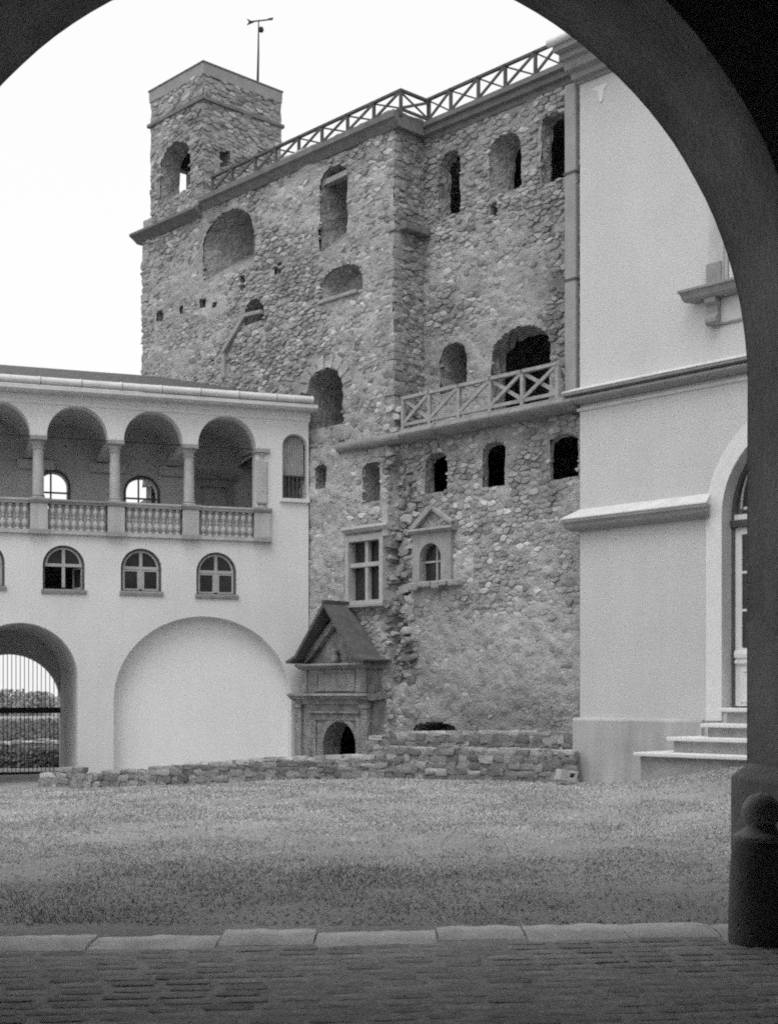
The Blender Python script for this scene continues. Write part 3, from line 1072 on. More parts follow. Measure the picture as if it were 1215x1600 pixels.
    zs_ = [f.pz(1100, v, y) for v, y in zip(vv, ys)]
    zs_[3] = zd0 + .0
    for i in range(4):
        x0 = f.px(uu[i], ys[i]); z = zs_[i]
        xe = xd1 + (xd0 - f.px(uu[i], 0)) + .1
        zb = (zs_[i - 1] + .001) if i else -.2
        yb = -.006 if zs_[i] > zp else -.102
        yback = ys[i + 1] + .06 if i < 3 else (.25)
        mb = MB()
        if i == 3:
            mb.box(x0, xe, ys[i], -.036, z - .065, z + .003)
            o = mb.build('step', M['archivolt'], s, bevel=.014)
            MB().box(xd0 + .004, xd1 - .004, -.035, .26, z - .065, z + .001).build('threshold', M['archivolt'], o)
            MB().box(x0 + .09, xe - .06, ys[i] + .09, -.104, zb, z - .066).build('riser', M['dressed_stone'], o)
        else:
            mb.box(x0, xe, ys[i], -.104, z - .065, z)
            o = mb.build('step', M['archivolt'], s, bevel=.014)
            MB().box(x0 + .09, xe - .06, ys[i] + .09, -.104, zb, z - .066).build('riser', M['dressed_stone'], o)
    return t


build_palace()
# ================================================================== arcaded gallery on the left (GW, x <= 0)
def baluster_mesh(h):
    pr = [(.055, 0), (.055, .04), (.03, .055), (.03, .08), (.062, .14), (.066, .20), (.05, .27), (.028, .33), (.026, .36), (.04, .375), (.04, .405), (.026, .42), (.028, .45), (.05, .51), (.062, .58), (.05, .65), (.03, .69), (.03, .71), (.055, .725), (.055, .77)]
    k = h / .77
    return MB().lathe([(r, z * k) for r, z in pr], 10).mesh('baluster', smooth=True)


def build_gallery():
    f = GW
    t = thing('gallery_building', 'pale plastered arcaded loggia building over a barred gateway at the left', 'building', frame=f)
    XL = f.px(-260)
    z_top = f.pz(482, 645)
    zfas = f.pz(240, 628)
    # columns: even bays
    cu = [61, 175.5, 296, 410]
    cxs = [f.px(u) for u in cu]
    pitch = (cxs[3] - cxs[0]) / 3
    cols = [cxs[3] - pitch * k for k in range(0, 6)][::-1]           # leftmost .. engaged pilaster
    z_cap = f.pz(240, 691)                                            # springing
    z_rail = f.pz(240, 787)                                           # top of parapet
    z_bot = f.pz(240, 839)                                            # foot of balustrade
    hw = .17                                                          # half width of impost
    arch_r = (pitch - 2 * hw) / 2
    rise = f.pz(237, 642) - z_cap
    # opening outline of the loggia (scalloped)
    xr = cols[-1] - hw + .02
    pts = [(XL + .3, z_bot), (xr, z_bot)]
    for i in range(len(cols) - 1, 0, -1):
        xa, xb = cols[i - 1] + hw, cols[i] - hw
        if i == len(cols) - 1:
            xb = xr
        c = (xa + xb) / 2; rx = (xb - xa) / 2
        for k in range(0, 25):
            a = math.pi * k / 24
            pts.append((c + rx * math.cos(a), z_cap + rise * math.sin(a)))
    xa = cols[0] - hw
    pts.append((xa, z_cap)); pts.append((XL + .3, z_cap))
    hole_loggia = pts
    # attic-storey windows
    wins = [(67, 133, 852, 921), (189, 253, 857, 924), (307, 370, 863, 929), (-57, 8, 847, 915)]
    wpol = [opening(f, a, b, c, d, 0, 1.0, 24) for a, b, c, d in wins]
    # window at the right corner
    wr = opening(f, 441, 480, 678, 780, 0, 1.0, 20)
    # gateway
    xg1 = f.px(122); gc = f.px(33); rg = xg1 - gc; zg = f.pz(33, 973) - rg * .98
    gate = arch_poly(gc - rg, xg1, -.5, zg, rg * .98, 40)
    # blind arch
    xb0 = f.px(178); xb1 = f.px(455); zbt = f.pz(312, 963); rb = (xb1 - xb0) / 2
    blind = arch_poly(xb0, xb1, -.5, zbt - rb * .93, rb * .93, 48)
    mb = MB()
    mb.slab([(XL, -.6), (0, -.6), (0, z_top), (XL, z_top)], [hole_loggia] + wpol + [wr, gate, blind], 0, .36)
    mb.build('wall', M['gallery_plaster'], t)
    MB().box(XL, -.02, .36, .6, -.6, z_bot - .35).slab([], [], 0, 0) if False else None
    # back of the blind arch, rounded by the plasterer's float towards the left jamb
    mb = MB(); mb.box(xb0 - .1, xb1 + .1, .30, .5, -.5, zbt + .1); mb.build('blind_arch_back', M['niche_plaster'], t)
    # inner masses
    xgl, xgr = gc - rg, xg1
    # gateway passage vault
    mb = MB(); dp = 4.0
    ri = rg * .985
    def gp(r, y, e=0):
        q = [(gc - r, y, -.5), (gc - r, y, zg)] + [(gc + r * math.cos(math.pi - math.pi * k / 30), y, zg + r * .98 * math.sin(math.pi - math.pi * k / 30)) for k in range(1, 30)] + [(gc + r, y, zg), (gc + r, y, -.5)]
        return q
    mb.loft([gp(rg, .355), gp(rg - .004, dp)], closed=False); mb.build('gateway_vault', M['loggia_plaster'], t, angle=40)
    # rear of the gateway with a slightly smaller arch
    r2 = (f.px(95, dp) - f.px(12, dp)); 
    xg2 = f.px(95, dp); zt2 = f.pz(12, 1022, dp); r2 = xg2 - gc
    rear = arch_poly(gc - r2, gc + r2, -.6, zt2 - r2 * .98, r2 * .98, 30)
    mb = MB(); mb.slab([(XL, -.6), (-.1, -.6), (-.1, z_bot - .3), (XL, z_bot - .3)], [rear], dp, dp + .35); mb.build('rear_wall', M['loggia_plaster'], t)
    # dark rooms behind the attic windows
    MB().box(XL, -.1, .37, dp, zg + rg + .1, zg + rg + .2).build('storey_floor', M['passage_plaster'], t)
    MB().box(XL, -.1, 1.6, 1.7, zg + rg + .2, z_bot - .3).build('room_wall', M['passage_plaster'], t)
    # --- loggia room
    yb = 2.5
    MB().box(XL, -.02, .37, yb + .2, z_bot - .3, z_bot - .02).build('loggia_floor', M['loggia_plaster'], t)
    bw = []
    for (u0, u1, vt, vb) in ((62, 106, 738, 796), (197, 246, 747, 806), (-70, -28, 734, 792)):
        bw.append(opening(f, u0, u1, vt, vb, yb, 1.0, 20))
    mb = MB(); mb.slab([(XL, z_bot - .02), (-.02, z_bot - .02), (-.02, z_top), (XL, z_top)], bw, yb, yb + .3); bwall = mb.build('loggia_back_wall', M['loggia_plaster'], t)
    for p in bw:
        x0, x1, z0, z1 = bounds(p); r = (x1 - x0) / 2
        q = arch_poly(x0 - .06, x1 + .06, z0 - .02, z1 - r, r + .06, 20)
        o = link('rear_window', MB().slab(q, [p], yb - .03, yb - .002).mesh('rear_window'), M['dark_frame'], t)
        m2 = MB(); xm = x0 + r * .82
        m2.box(xm - .02, xm + .02, yb + .05, yb + .08, z0, z1 - .01); m2.box(x0, x1, yb + .055, yb + .085, z0 + (z1 - z0) * .46 - .02, z0 + (z1 - z0) * .46 + .02)
        m2.build('glazing_bars', M['dark_frame'], o)
    # vault ceiling: a barrel over each bay, from the arch to the back wall
    mb = MB()
    for i in range(len(cols) - 1):
        xa, xb = cols[i] + .02, cols[i + 1] - .02
        c = (xa + xb) / 2; rx = (xb - xa) / 2
        prof = [(c - rx, z_cap - .02)] + [(c + rx * math.cos(math.pi - math.pi * k / 20), z_cap + (rise + .06) * math.sin(math.pi - math.pi * k / 20)) for k in range(1, 20)] + [(c + rx, z_cap - .02)]
        mb.loft([[(x, .362, z) for x, z in prof], [(x, yb, z) for x, z in prof]], closed=False)
    mb.box(XL, cols[0], .362, yb, z_cap + rise + .1, z_cap + rise + .2)
    mb.build('vault', M['loggia_plaster'], t, angle=40)
    # springer beams with a corbel at the back wall
    for i in range(len(cols) - 1):
        x = cols[i]
        o = MB().box(x - .13, x + .13, .37, yb - .001, z_cap - .10, z_cap + .06).build('springer_beam', M['loggia_plaster'], t)
        MB().box(x - .30, x + .55, yb - .16, yb - .002, z_cap - .34, z_cap - .12).build('wall_corbel', M['loggia_plaster'], t, bevel=.02)
        MB().tube([(x + .13, .2, z_cap + .01), (cols[i + 1] - .13, .2, z_cap + .01)], .012, 6).build('tie_rod', M['iron'], t)
    MB().box(-.55, -.30, .37, yb, z_bot - .02, z_top).build('end_wall', M['loggia_plaster'], t)
    # niche-like door in the last bay
    xa, za = f.pix(314, 757, yb); xb, zb = f.pix(352, 757, yb)
    dn = MB().slab([(xa - .22, z_bot), (xb + .18, z_bot), (xb + .18, za + .25), (xa - .22, za + .25)], [[(xa, z_bot), (xb, z_bot), (xb, za - .06), (xa, za - .06)]], yb - .1, yb - .002).build('loggia_door', M['trim_grey'], t)
    MB().profile([(yb - .1, za + .26), (yb - .26, za + .26), (yb - .22, za + .14), (yb - .1, za + .1)], xa - .3, xb + .26).build('lintel', M['trim_grey'], dn)
    MB().box(xa + .002, xb - .002, yb - .03, yb - .003, z_bot, za - .062).build('door_panel', M['dressed_stone'], dn)
    # a short iron bracket by the last column
    p = f.pix(378, 716, .5); q = f.pix(398, 706, .2)
    MB().bar((p[0], .5, p[1]), (q[0], .2, q[1]), .03, .05).build('iron_bracket', M['iron'], t)

    # --- columns on pedestals
    for i, x in enumerate(cols):
        eng = i == len(cols) - 1
        y0 = .17 if not eng else .0
        c = link('column', bpy.data.meshes.new('column_root'), None, t) if False else None
        mb = MB()
        zb0, zb1 = z_rail, z_cap
        h = zb1 - zb0
        if eng:
            x = xr + .135
            col = MB().box(x - .125, x + .125, -.06, .2, zb0 + .10, zb1 - .26).build('engaged_column', M['pale_stone'], t, bevel=.03)
        else:
            col = MB().lathe([(.12, zb0 + .10), (.122, zb0 + h * .35), (.108, zb1 - .26)], 18, c=(x, y0)).build('column', M['pale_stone'], t, angle=40)
        yf = -.06
        MB().box(x - .175, x + .175, yf - .02, .34, zb1 - .10, zb1 - .002).build('impost', M['dressed_stone'], col, bevel=.012)
        MB().lathe([(.108, zb1 - .27), (.13, zb1 - .26), (.13, zb1 - .235), (.112, zb1 - .225), (.115, zb1 - .18), (.155, zb1 - .13), (.16, zb1 - .102)], 18, c=(x, y0 if not eng else .1)).build('capital', M['pale_stone'], col, angle=35)
        MB().lathe([(.165, zb0 + .002), (.165, zb0 + .03), (.15, zb0 + .05), (.13, zb0 + .065), (.145, zb0 + .085), (.122, zb0 + .11)], 18, c=(x, y0 if not eng else .1)).build('column_base', M['dressed_stone'], col, angle=35)
        MB().box(x - .185, x + .185, -.09, .36, z_bot + .07, z_rail - .10).build('pedestal', M['plinth_plaster'], col, bevel=.01)
        MB().profile([(.36, z_rail), (-.15, z_rail), (-.15, z_rail - .04), (-.11, z_rail - .1), (.36, z_rail - .1)], x - .215, x + .215).build('pedestal_cap', M['dressed_stone'], col)
        MB().box(x - .215, x + .215, -.13, .36, z_bot - .035, z_bot + .069).build('pedestal_foot', M['dressed_stone'], col, bevel=.01)
    # --- balustrades between them
    bal_h = z_rail - .12 - (z_bot + .06)
    bm_ = baluster_mesh(bal_h); bm_.materials.append(M['pale_stone'])
    for i in range(len(cols) - 1):
        xa, xb = cols[i] + .217, cols[i + 1] - .217
        dark = i == 2 - 0
        b = MB().profile([(.3, z_rail - .01), (-.12, z_rail - .01), (-.12, z_rail - .05), (-.09, z_rail - .06), (-.07, z_rail - .115), (.3, z_rail - .115)], xa, xb).build('balustrade', M['trim_grey'] if i in (2,) else M['pale_stone'], t)
        MB().box(xa, xb, -.08, .3, z_bot - .02, z_bot + .058).build('foot_rail', M['plinth_plaster'], b)
        MB().box(xa, xb, .012, .16, z_bot + .06, z_rail - .118).build('backing_panel', M['dressed_stone'], b)
        n = 8
        for k in range(n):
            link('baluster', bm_, None, b, loc=(xa + (xb - xa) * (k + .5) / n, -.0, z_bot + .059))

    # --- attic-storey windows
    for wi, p in enumerate(wpol):
        x0, x1, z0, z1 = bounds(p); r = (x1 - x0) / 2; zs = z1 - r
        w = link('window', MB().slab(p, [arch_poly(x0 + .055, x1 - .055, z0 + .02, zs, r - .055, 24)], .10, .2).mesh('window'), M['dark_frame'], t)
        MB().profile([(.15, z0 - .0), (-.06, z0 - .0), (-.06, z0 - .03), (-.04, z0 - .09), (.002, z0 - .10), (.15, z0 - .1)], x0 - .03, x1 + .03).build('sill', M['dressed_stone'], w)
        a0, a1 = x0 + .057, x1 - .057; xm = (x0 + x1) / 2
        zt = zs + .02
        # upper lights
        up = arch_poly(a0, a1, zt, zt + .001, r - .08, 24)
        MB().slab(up, [arch_poly(a0 + .05, xm - .035, zt + .05, zt + .051, .0001, 3)] if False else [], .139, .147).build('pane', M['glass'], w)
        mb = MB()
        prev = None
        rr = r - .08
        for k in range(17):
            a = math.pi * k / 16; q = (xm + rr * math.cos(a), .12, zt + rr * math.sin(a))
            if prev:
                mb.bar(prev, q, .04, .045, up=(0, 1, 0))
            prev = q
        mb.box(xm - .035, xm + .035, .095, .137, z0 + .05, zt + rr)
        mb.box(a0, a1, .09, .138, zt - .03, zt + .035)
        mb.build('mullion_cross', M['window_timber'], w)
        # lower casements
        for s in (0, 1):
            c0, c1 = (a0, xm - .036) if s == 0 else (xm + .036, a1)
            zb, zt2 = z0 + .025, zt - .032
            if wi == 0 and s == 0:
                continue                                  # this leaf is swung right back inside
            sl = MB().slab([(c0, zb), (c1, zb), (c1, zt2), (c0, zt2)], [[(c0 + .04, zb + .04), (c1 - .04, zb + .04), (c1 - .04, zt2 - .04), (c0 + .04, zt2 - .04)]], .10, .14)
            if wi == 0:
                ang = R(-62)
                sl.v = [(c1 + (x - c1) * math.cos(ang) - (y - .1) * math.sin(ang) * 1, .1 + (x - c1) * math.sin(ang) + (y - .1) * math.cos(ang), z) for x, y, z in sl.v]
                cs = sl.build('open_casement', M['window_timber'], w)
                gm = MB().box(c0 + .04, c1 - .04, .118, .124, zb + .04, zt2 - .04)
                gm.v = [(c1 + (x - c1) * math.cos(ang) - (y - .1) * math.sin(ang), .1 + (x - c1) * math.sin(ang) + (y - .1) * math.cos(ang), z) for x, y, z in gm.v]
                gm.build('pane', M['glass'], cs)
            else:
                cs = sl.build('casement', M['window_timber'], w)
                MB().box(c0 + .04, c1 - .04, .118, .124, zb + .04, zt2 - .04).build('pane', M['glass'], cs)
    # --- slatted window at the corner
    x0, x1, z0, z1 = bounds(wr); r = (x1 - x0) / 2
    w = link('slatted_window', MB().slab(wr, [arch_poly(x0 + .03, x1 - .03, z0 + .03, z1 - r, r - .03, 20)], .05, .12).mesh('slatted_window'), M['window_timber'], t)
    MB().box(x0, x1, .33, .35, z0, z1).build('dark_backing', M['dark_frame'], w)
    zm = z0 + (z1 - z0) * .38
    n = 9
    for k in range(n):
        xx = x0 + .05 + (x1 - x0 - .1) * (k + .5) / n
        ht = z1 - r + math.sqrt(max(0, r * r - (xx - (x0 + x1) / 2) ** 2)) - .03
        o = MB().box(xx - .022, xx + .022, .14, .165, zm, ht).build('slat', M['grey_timber'], w)
    for k in range(5):
        xx = x0 + .05 + (x1 - x0 - .1) * (k + .5) / 5
        MB().box(xx - .012, xx + .012, .15, .17, z0 + .03, zm).build('lower_bar', M['dark_timber'], w)
    MB().box(x0 + .03, x1 - .03, .135, .17, zm - .03, zm + .0).build('slat_rail', M['dark_timber'], w)
    MB().box(x0 - .05, x1 + .05, -.07, .05, z0 - .08, z0 - .002).build('sill', M['trim_white'], w, bevel=.01)

    # --- eaves: fascia moulding, white board, round gutter in lengths
    ze = z_top
    MB().profile([(.3, ze), (-.06, ze), (-.06, ze - .10), (-.03, ze - .13), (-.03, ze - .2), (.0, ze - .22), (.3, ze - .22)], XL, .03).build('eaves_moulding', M['gallery_plaster'], t)
    MB().profile([(.4, ze + .12), (-.36, ze + .12), (-.36, ze + .04), (-.30, ze + .002), (.4, ze + .002)], XL, .12).build('eaves_board', M['trim_white'], t)
    x = .02; gl = .86; k = 0
    while x - gl > XL:
        mb = MB(); zz = ze + .225
        mb.tube([(x - gl + .012, -.32, zz), (x - .045, -.32, zz)], .085, 12); mb.tube([(x - .045, -.32, zz), (x - .006, -.32, zz)], .093, 12)
        mb.build('gutter_length', M['zinc'], t, angle=50)
        x -= gl; k += 1
    # --- low roof leaning back to the keep
    tp = .285
    zr = ze + .2
    def keep_y(x):                                        # how far the roof can run before it meets the keep wall
        w = f.world(x, 0, 0)
        a = (w - QW.o).dot(QW.r); bq = (w - QW.o).dot(QW.b)
        dxr, dyr = f.b.dot(QW.r), f.b.dot(QW.b)
        return (0.02 - bq) / dyr if dyr > 1e-6 else 99
    xs = [XL + (0.0 - XL) * k / 24 for k in range(25)]
    rings = []
    for xx in xs:
        d = max(.05, min(5.6, keep_y(xx) if keep_y(xx) > 0 else .05))
        if xx < QW_KEEP_LEFT_X(f):
            d = 5.6
        rings.append([(xx, -.30, zr), (xx, d, zr + (d + .3) * tp), (xx, d, zr + (d + .3) * tp - .14), (xx, -.30, zr - .06)])
    mb = MB(); mb.loft(rings, cap0=True, cap1=True); roof = mb.build('roof', M['roof_tile'], t)
    # barred gate at the back of the gateway
    g = thing('iron_gate', 'black barred iron gate closing the arched gateway under the gallery', 'gate', frame=f)
    yg = dp + .1
    n = 24
    for k in range(n):
        xx = gc - r2 + 2 * r2 * (k + .5) / n
        hz = zt2 - r2 * .98 + math.sqrt(max(0, r2 * r2 - (xx - gc) ** 2)) * .98
        MB().tube([(xx, yg, -.3), (xx, yg, hz)], .009, 6).build('bar', M['iron'], g)
    zc = f.pz(50, 1110, dp)
    MB().box(gc - r2 - .03, gc + r2 + .03, yg - .04, yg + .04, zc - .07, zc + .07).build('cross_bar', M['iron'], g)
    MB().box(gc - r2 - .02, gc + r2 + .02, yg - .03, yg + .03, -.3, -.24).build('foot_bar', M['iron'], g)
    MB().box(gc + r2 - .0, gc + r2 + .05, yg - .06, yg - .0, zc - .2, zc + .2).build('hinge_strap', M['iron'], g)
    return t


def QW_KEEP_LEFT_X(f):
    """gallery x behind which the roof clears the left edge of the keep"""
    w = QW.world(QW.px(222, .1), .1, 0)
    return (w - f.o).dot(f.r)


build_gallery()
# ================================================================== the ruined keep (QW, x <= 0)
def rect(fr, u0, u1, vt, vb, y=0.0):
    return opening(fr, u0, u1, vt, vb, y, 0.06, 4)


def smooth01(x):
    x = np.clip(x, 0, 1); return x * x * (3 - 2 * x)


def side_map(x0, y0):
    """maps a wall built in its own x/y/z onto a side face of a QW block: facing +x"""
    def m(v):
        return (x0 - v[1], y0 + v[0], v[2])
    return m


def mapped(items, m):
    return [(a, [m(v) for v in V], Fc, t) for a, V, Fc, t in items]


def remap_obj(o, m):
    for v in o.data.vertices:
        v.co = m(v.co)


def build_keep():
    f = QW
    t = thing('castle_keep', 'ruined rubble stone keep with corner turret and broken window openings', 'castle', frame=f)
    Y0, Y1, YL, YR = .10, 1.0, .04, .22
    xl = f.px(224, Y0); xc = f.px(616, Y0); xt = f.px(318, Y0)
    zl = 7.22
    zc0 = 13.85
    stones = []

    # ---------------- openings
    H0 = [(opening(f, 318, 398, 328, 425, Y0, .75), .95, (.75, 0, .75, .15)),
          (opening(f, 501, 543, 258, 388, Y0, .75), 1.1, (.15, 0, 1.0, .1)),
          (opening(f, 500, 568, 416, 462, Y0, .42), .42, (.35, .0, .1, .12)),
          (opening(f, 384, 413, 467, 505, Y0, .8), .55, (.12, .0, .1, .05)),
          (opening(f, 482, 537, 576, 668, Y0, .75), 1.5, (.25, 0, .1, .12))]
    put0 = [rect(f, 431, 439, 410, 430, Y0), rect(f, 374, 383, 430, 452, Y0), rect(f, 313, 323, 466, 482, Y0), rect(f, 282, 288, 478, 490, Y0),
            rect(f, 246, 256, 486, 502, Y0), rect(f, 334, 341, 472, 482, Y0), rect(f, 330, 336, 560, 568, Y0)]
    H1 = [(opening(f, 685, 719, 236, 338, Y1, .8), -.3, (.05, 0, .12, .05)),
          (opening(f, 762, 814, 208, 300, Y1, .8), -.5, (.3, -.05, .15, .1)),
          (opening(f, 846, 884, 176, 283, Y1, .5), -.25, (.05, 0, .1, .05)),
          (opening(f, 688, 729, 535, 612, Y1, .85), 1.0, (.1, 0, .05, .1)),
          (opening(f, 768, 858, 510, 640, Y1, .62), -.4, (.0, 0, .0, .1))]
    put1 = [rect(f, 765, 777, 318, 338, Y1), rect(f, 654, 661, 572, 584, Y1)]
    HL = [(rect(f, 493, 511, 728, 765, YL), .5, (.06, 0, .03, .03)),
          (opening(f, 567, 595, 722, 785, YL, .35), .45, (.05, 0, .05, .05))]
    HR = [(opening(f, 664, 698, 707, 770, YR, .55), -.24, (.02, 0, .03, .05)),
          (opening(f, 754, 791, 690, 760, YR, .5), -.14, (.0, 0, .03, .05)),
          (opening(f, 859, 903, 678, 748, YR, .45), -.09, (.0, 0, .03, .05)),
          (opening(f, 648, 716, 1128, 1147, YR, .25), .7, (.1, 0, .0, .05))]
    mull = rect(f, 547, 595, 845, 938, YL)                      # stone-cross window
    aed = opening(f, 660, 693, 849, 908, YR, 1.0)               # little window under a pediment
    for k, (lst, y, nm) in enumerate(((H0, Y0, 'ruined_opening'), (H1, Y1, 'ruined_opening'), (HL, YL, 'small_window_opening'), (HR, YR, 'small_window_opening'))):
        for j, (p, d, ins) in enumerate(lst):
            reveal(t, nm, p, y, y + abs(d), ins, seed=k * 10 + j, rough=.03 if k < 2 else .012, cap=d > 0)
    for y, lst in ((Y0, put0), (Y1, put1)):
        for j, p in enumerate(lst):
            reveal(t, 'putlog_hole', p, y, y + .4, (0, 0, 0, 0), rough=.015, flange=.06, seed=j, steps=2)

    # ---------------- left block (in front) above the ledge
    def plaster0(X, Z):
        a = smooth01((N1.fbm(X * .35 + 3, Z * .35 + 1, 4) - .47) * 7)
        left = smooth01((xl + 5.0 - X) / 2.0) * smooth01((13.4 - Z) / 1.0)
        return np.clip(np.maximum(a * .62, left * (.5 + .5 * a)), 0, 1)
    def y0f(X, Z):
        X = np.asarray(X); Z = np.asarray(Z)
        return Y0 - (N2.fbm(X * 1.5, Z * 1.8, 3) - .5) * .10 - plaster0(X, Z) * .012
    def h0f(X, Z):
        return .036 - .022 * plaster0(X, Z)
    def t0f(X, Z):
        return (.30 + .09 * (N1.fbm(X * .6, Z * .6, 4) - .5) * 2 + .05 * plaster0(X, Z))
    holes0 = [h[0] for h in H0] + put0
    grid_sheet(t, 'mortar_face', xl, xc, zl - .05, 14.3, y0f, t0f, holes0, cell=.036, edge=(.12, .06), cover=lambda X, Z: plaster0(X, Z) * .029)
    rubble_stones(xl + .02, xc - .02, zl, 14.0, .20, .10, 21, y0f, h0f, lambda X, Z: t0f(X, Z) * 1.05, holes0, out=stones)
    # side of the block, facing right
    ms = side_map(xc, Y0)
    def ysf(X, Z):
        return 0 - (N2.fbm(X * 2.2 + 9, Z * 2.6, 4) - .5) * .08
    def tsf(X, Z):
        return .32 + .1 * (N1.fbm(X * 1.2, Z * .6 + 7, 4) - .5)
    notch = [(.12, 11.15), (.9, 11.15), (.9, 12.1), (.12, 12.1)]
    o = grid_sheet(t, 'mortar_face', 0, Y1 - Y0 + .02, zl - .05, 14.3, ysf, tsf, [], cell=.036)
    remap_obj(o, ms)
    o.data.flip_normals() if False else None
    sd = rubble_stones(.02, Y1 - Y0, zl, 14.0, .20, .10, 31, ysf, lambda X, Z: X * 0 + .034, tsf, [])
    stones.extend(mapped(sd, ms))
    # stub of a broken cross wall on that side
    MB().box(xc + .01, xc + .24, Y0 + .1, Y1 - .02, f.pz(640, 368, .6), f.pz(640, 368, .6) + .16).build('broken_slab', M['dark_coping'], t, bevel=.03)
    # quoins on the free corner
    r = random.Random(3)
    z = zl + .2
    while z < 13.7:
        h = r.uniform(.13, .26); a = r.uniform(.2, .42); b = r.uniform(.2, .4)
        if r.random() < .75:
            e = r.uniform(.02, .06)
            a *= .5; b *= .5; mb = rough_block(a, b, h * .46, r, .13, .16)
            mb.build('quoin', M['rubble'], t, angle=50, loc=(xc - a + e, Y0 + b - e, z + h / 2), tone=r.choice((.24, .28, .3, .33, .36, .44)))
        z += h
    # rough quoins down the far left edge
    z = 8.0
    while z < 13.6:
        h = r.uniform(.12, .26); a = r.uniform(.25, .5); e = r.uniform(-.03, .06)
        mb = rough_block(a / 2, .24, h * .46, r, .14, .16)
        mb.build('quoin', M['rubble'], t, angle=50, loc=(xl + a / 2 - e, Y0 + .2, z + h / 2), tone=r.choice((.26, .30, .34, .4)))
        z += h

    # ---------------- recessed wall on the right above the terrace
    x1a, x1b = xc - .1, .35
    def y1f(X, Z):
        return Y1 - (N2.fbm(X * 1.5 + 31, Z * 1.8, 3) - .5) * .10
    def p1(X, Z):
        return smooth01((N1.fbm(X * .4 + 13, Z * .4 + 5, 4) - .43) * 7) * (.35 + .65 * smooth01((12.0 - Z) / 2.0))
    def h1f(X, Z):
        return .036 - .02 * p1(X, Z)
    def t1f(X, Z):
        return .29 + .09 * (N1.fbm(X * .7 + 4, Z * .7, 4) - .5) * 2 + .03 * p1(X, Z)
    holes1 = [h[0] for h in H1] + put1
    grid_sheet(t, 'mortar_face', x1a, x1b, zl - .05, 14.0, y1f, t1f, holes1, cell=.036, cover=lambda X, Z: p1(X, Z) * .024)
    rubble_stones(x1a, .0, zl + .1, 13.85, .20, .10, 41, y1f, h1f, lambda X, Z: t1f(X, Z) * 1.08, holes1, out=stones)

    # ---------------- lower storey
    xs = f.px(606, YL)                                            # broken edge between the two lower faces
    xs2 = f.px(641, YR)
    def scar(X, Z):                                               # ragged scar where a wall was torn off
        c = xs + .32 + (N1.fbm(Z * .9, Z * 0 + 2, 3) - .5) * .5
        w = .30 + .25 * (N2.fbm(Z * 1.3, Z * 0 + 8, 2) - .5)
        return smooth01(1.6 - np.abs(X - c) / w * 1.2) * smooth01((Z - 1.6) / .6) * smooth01((6.9 - Z) / .4)
    def pl(X, Z):
        a = smooth01((N1.fbm(X * .45 + 23, Z * .45 + 15, 4) - .45) * 7)
        low = smooth01((4.3 - Z) / 1.4) * smooth01((X - xs2) / .5)
        left = smooth01((xs - .9 - X) / .5) * smooth01((Z - 2.5) / 1)
        return np.clip(np.maximum(np.maximum(a * .6, low * (.62 + .4 * a)), left * .9), 0, 1) * (1 - scar(X, Z))
    def ylf(X, Z):
        X = np.asarray(X); Z = np.asarray(Z)
        e = xs + (N3.fbm(Z * 2.2, Z * 0, 3) - .5) * .22
        step = smooth01((X - e) / .06)
        return YL + (YR - YL) * step + scar(X, Z) * .16 - (N2.fbm(X * 1.5 + 51, Z * 1.8, 3) - .5) * .10 - pl(X, Z) * .012
    def hlf(X, Z):
        return .034 - .022 * pl(X, Z) + .05 * scar(X, Z)
    def tlf(X, Z):
        damp = smooth01((3.0 - Z) / 2.2) * (.45 + 1.2 * (N1.fbm(X * .7 + 40, Z * .7, 3) - .35)) * smooth01((X - xs) / .8)
        return (.31 + .09 * (N1.fbm(X * .7 + 14, Z * .7, 4) - .5) * 2 + .07 * pl(X, Z)) * (1 - .62 * np.clip(damp, 0, 1)) * (1 - .12 * scar(X, Z))
    xlo = f.px(470, YL)
    mo = [(bounds(mull)[0] - .12, bounds(mull)[2] - .1), (bounds(mull)[1] + .12, bounds(mull)[2] - .1), (bounds(mull)[1] + .12, bounds(mull)[3] + .14), (bounds(mull)[0] - .12, bounds(mull)[3] + .14)]
    dw = opening(f, 508, 582, 1120, 1200, YL, 1.0, 16)
    holesl = [h[0] for h in HL + HR] + [mo, aed, dw]
    grid_sheet(t, 'mortar_face', xlo, .3, -.4, zl + .05, ylf, tlf, holesl, cell=.036, cover=lambda X, Z: pl(X, Z) * .027)
    rubble_stones(xlo, .0, -.2, zl - .05, .19, .10, 51, ylf, hlf, lambda X, Z: tlf(X, Z) * 1.08, holesl, out=stones)
    # torn stones sticking out of the scar
    r = random.Random(8)
    for k in range(70):
        z = r.uniform(1.7, 6.6); x = xs + r.uniform(-.05, .62)
        a, b, h = r.uniform(.07, .17), r.uniform(.08, .2), r.uniform(.04, .09)
        y = float(ylf(np.array([x]), np.array([z]))[0])
        mb = rough_block(a, b, h, r, .2, .2)
        mb.build('stone', M['rubble'], t, angle=50, loc=(x, y + .02, z), rot=(r.uniform(-.1, .1), r.uniform(-.25, .25), 0), tone=r.choice((.2, .24, .3, .36, .45)))
    link_stones(stones, t, largest=250)

    # ---------------- core masses behind the faces, and walk-ways on top
    MB().box(xl + .05, xc - .02, 2.2, 6.5, -.3, 13.9).build('core', M['rubble_reveal'], t)
    MB().box(xc - .02, .3, 3.8, 6.5, -.3, 13.9).build('core', M['rubble_reveal'], t)
    MB().box(xl + .05, xl + .3, .16, 2.2, -.3, 13.9).build('side_wall', M['rubble_reveal'], t)
    MB().box(xc - .3, xc - .06, .2, 3.8, 9.5, 13.9).build('partition', M['rubble_reveal'], t) if False else None
    MB().box(xt + .1, xc + .01, .2, 6.4, 13.9, 13.98).build('wall_walk', M['dark_coping'], t)
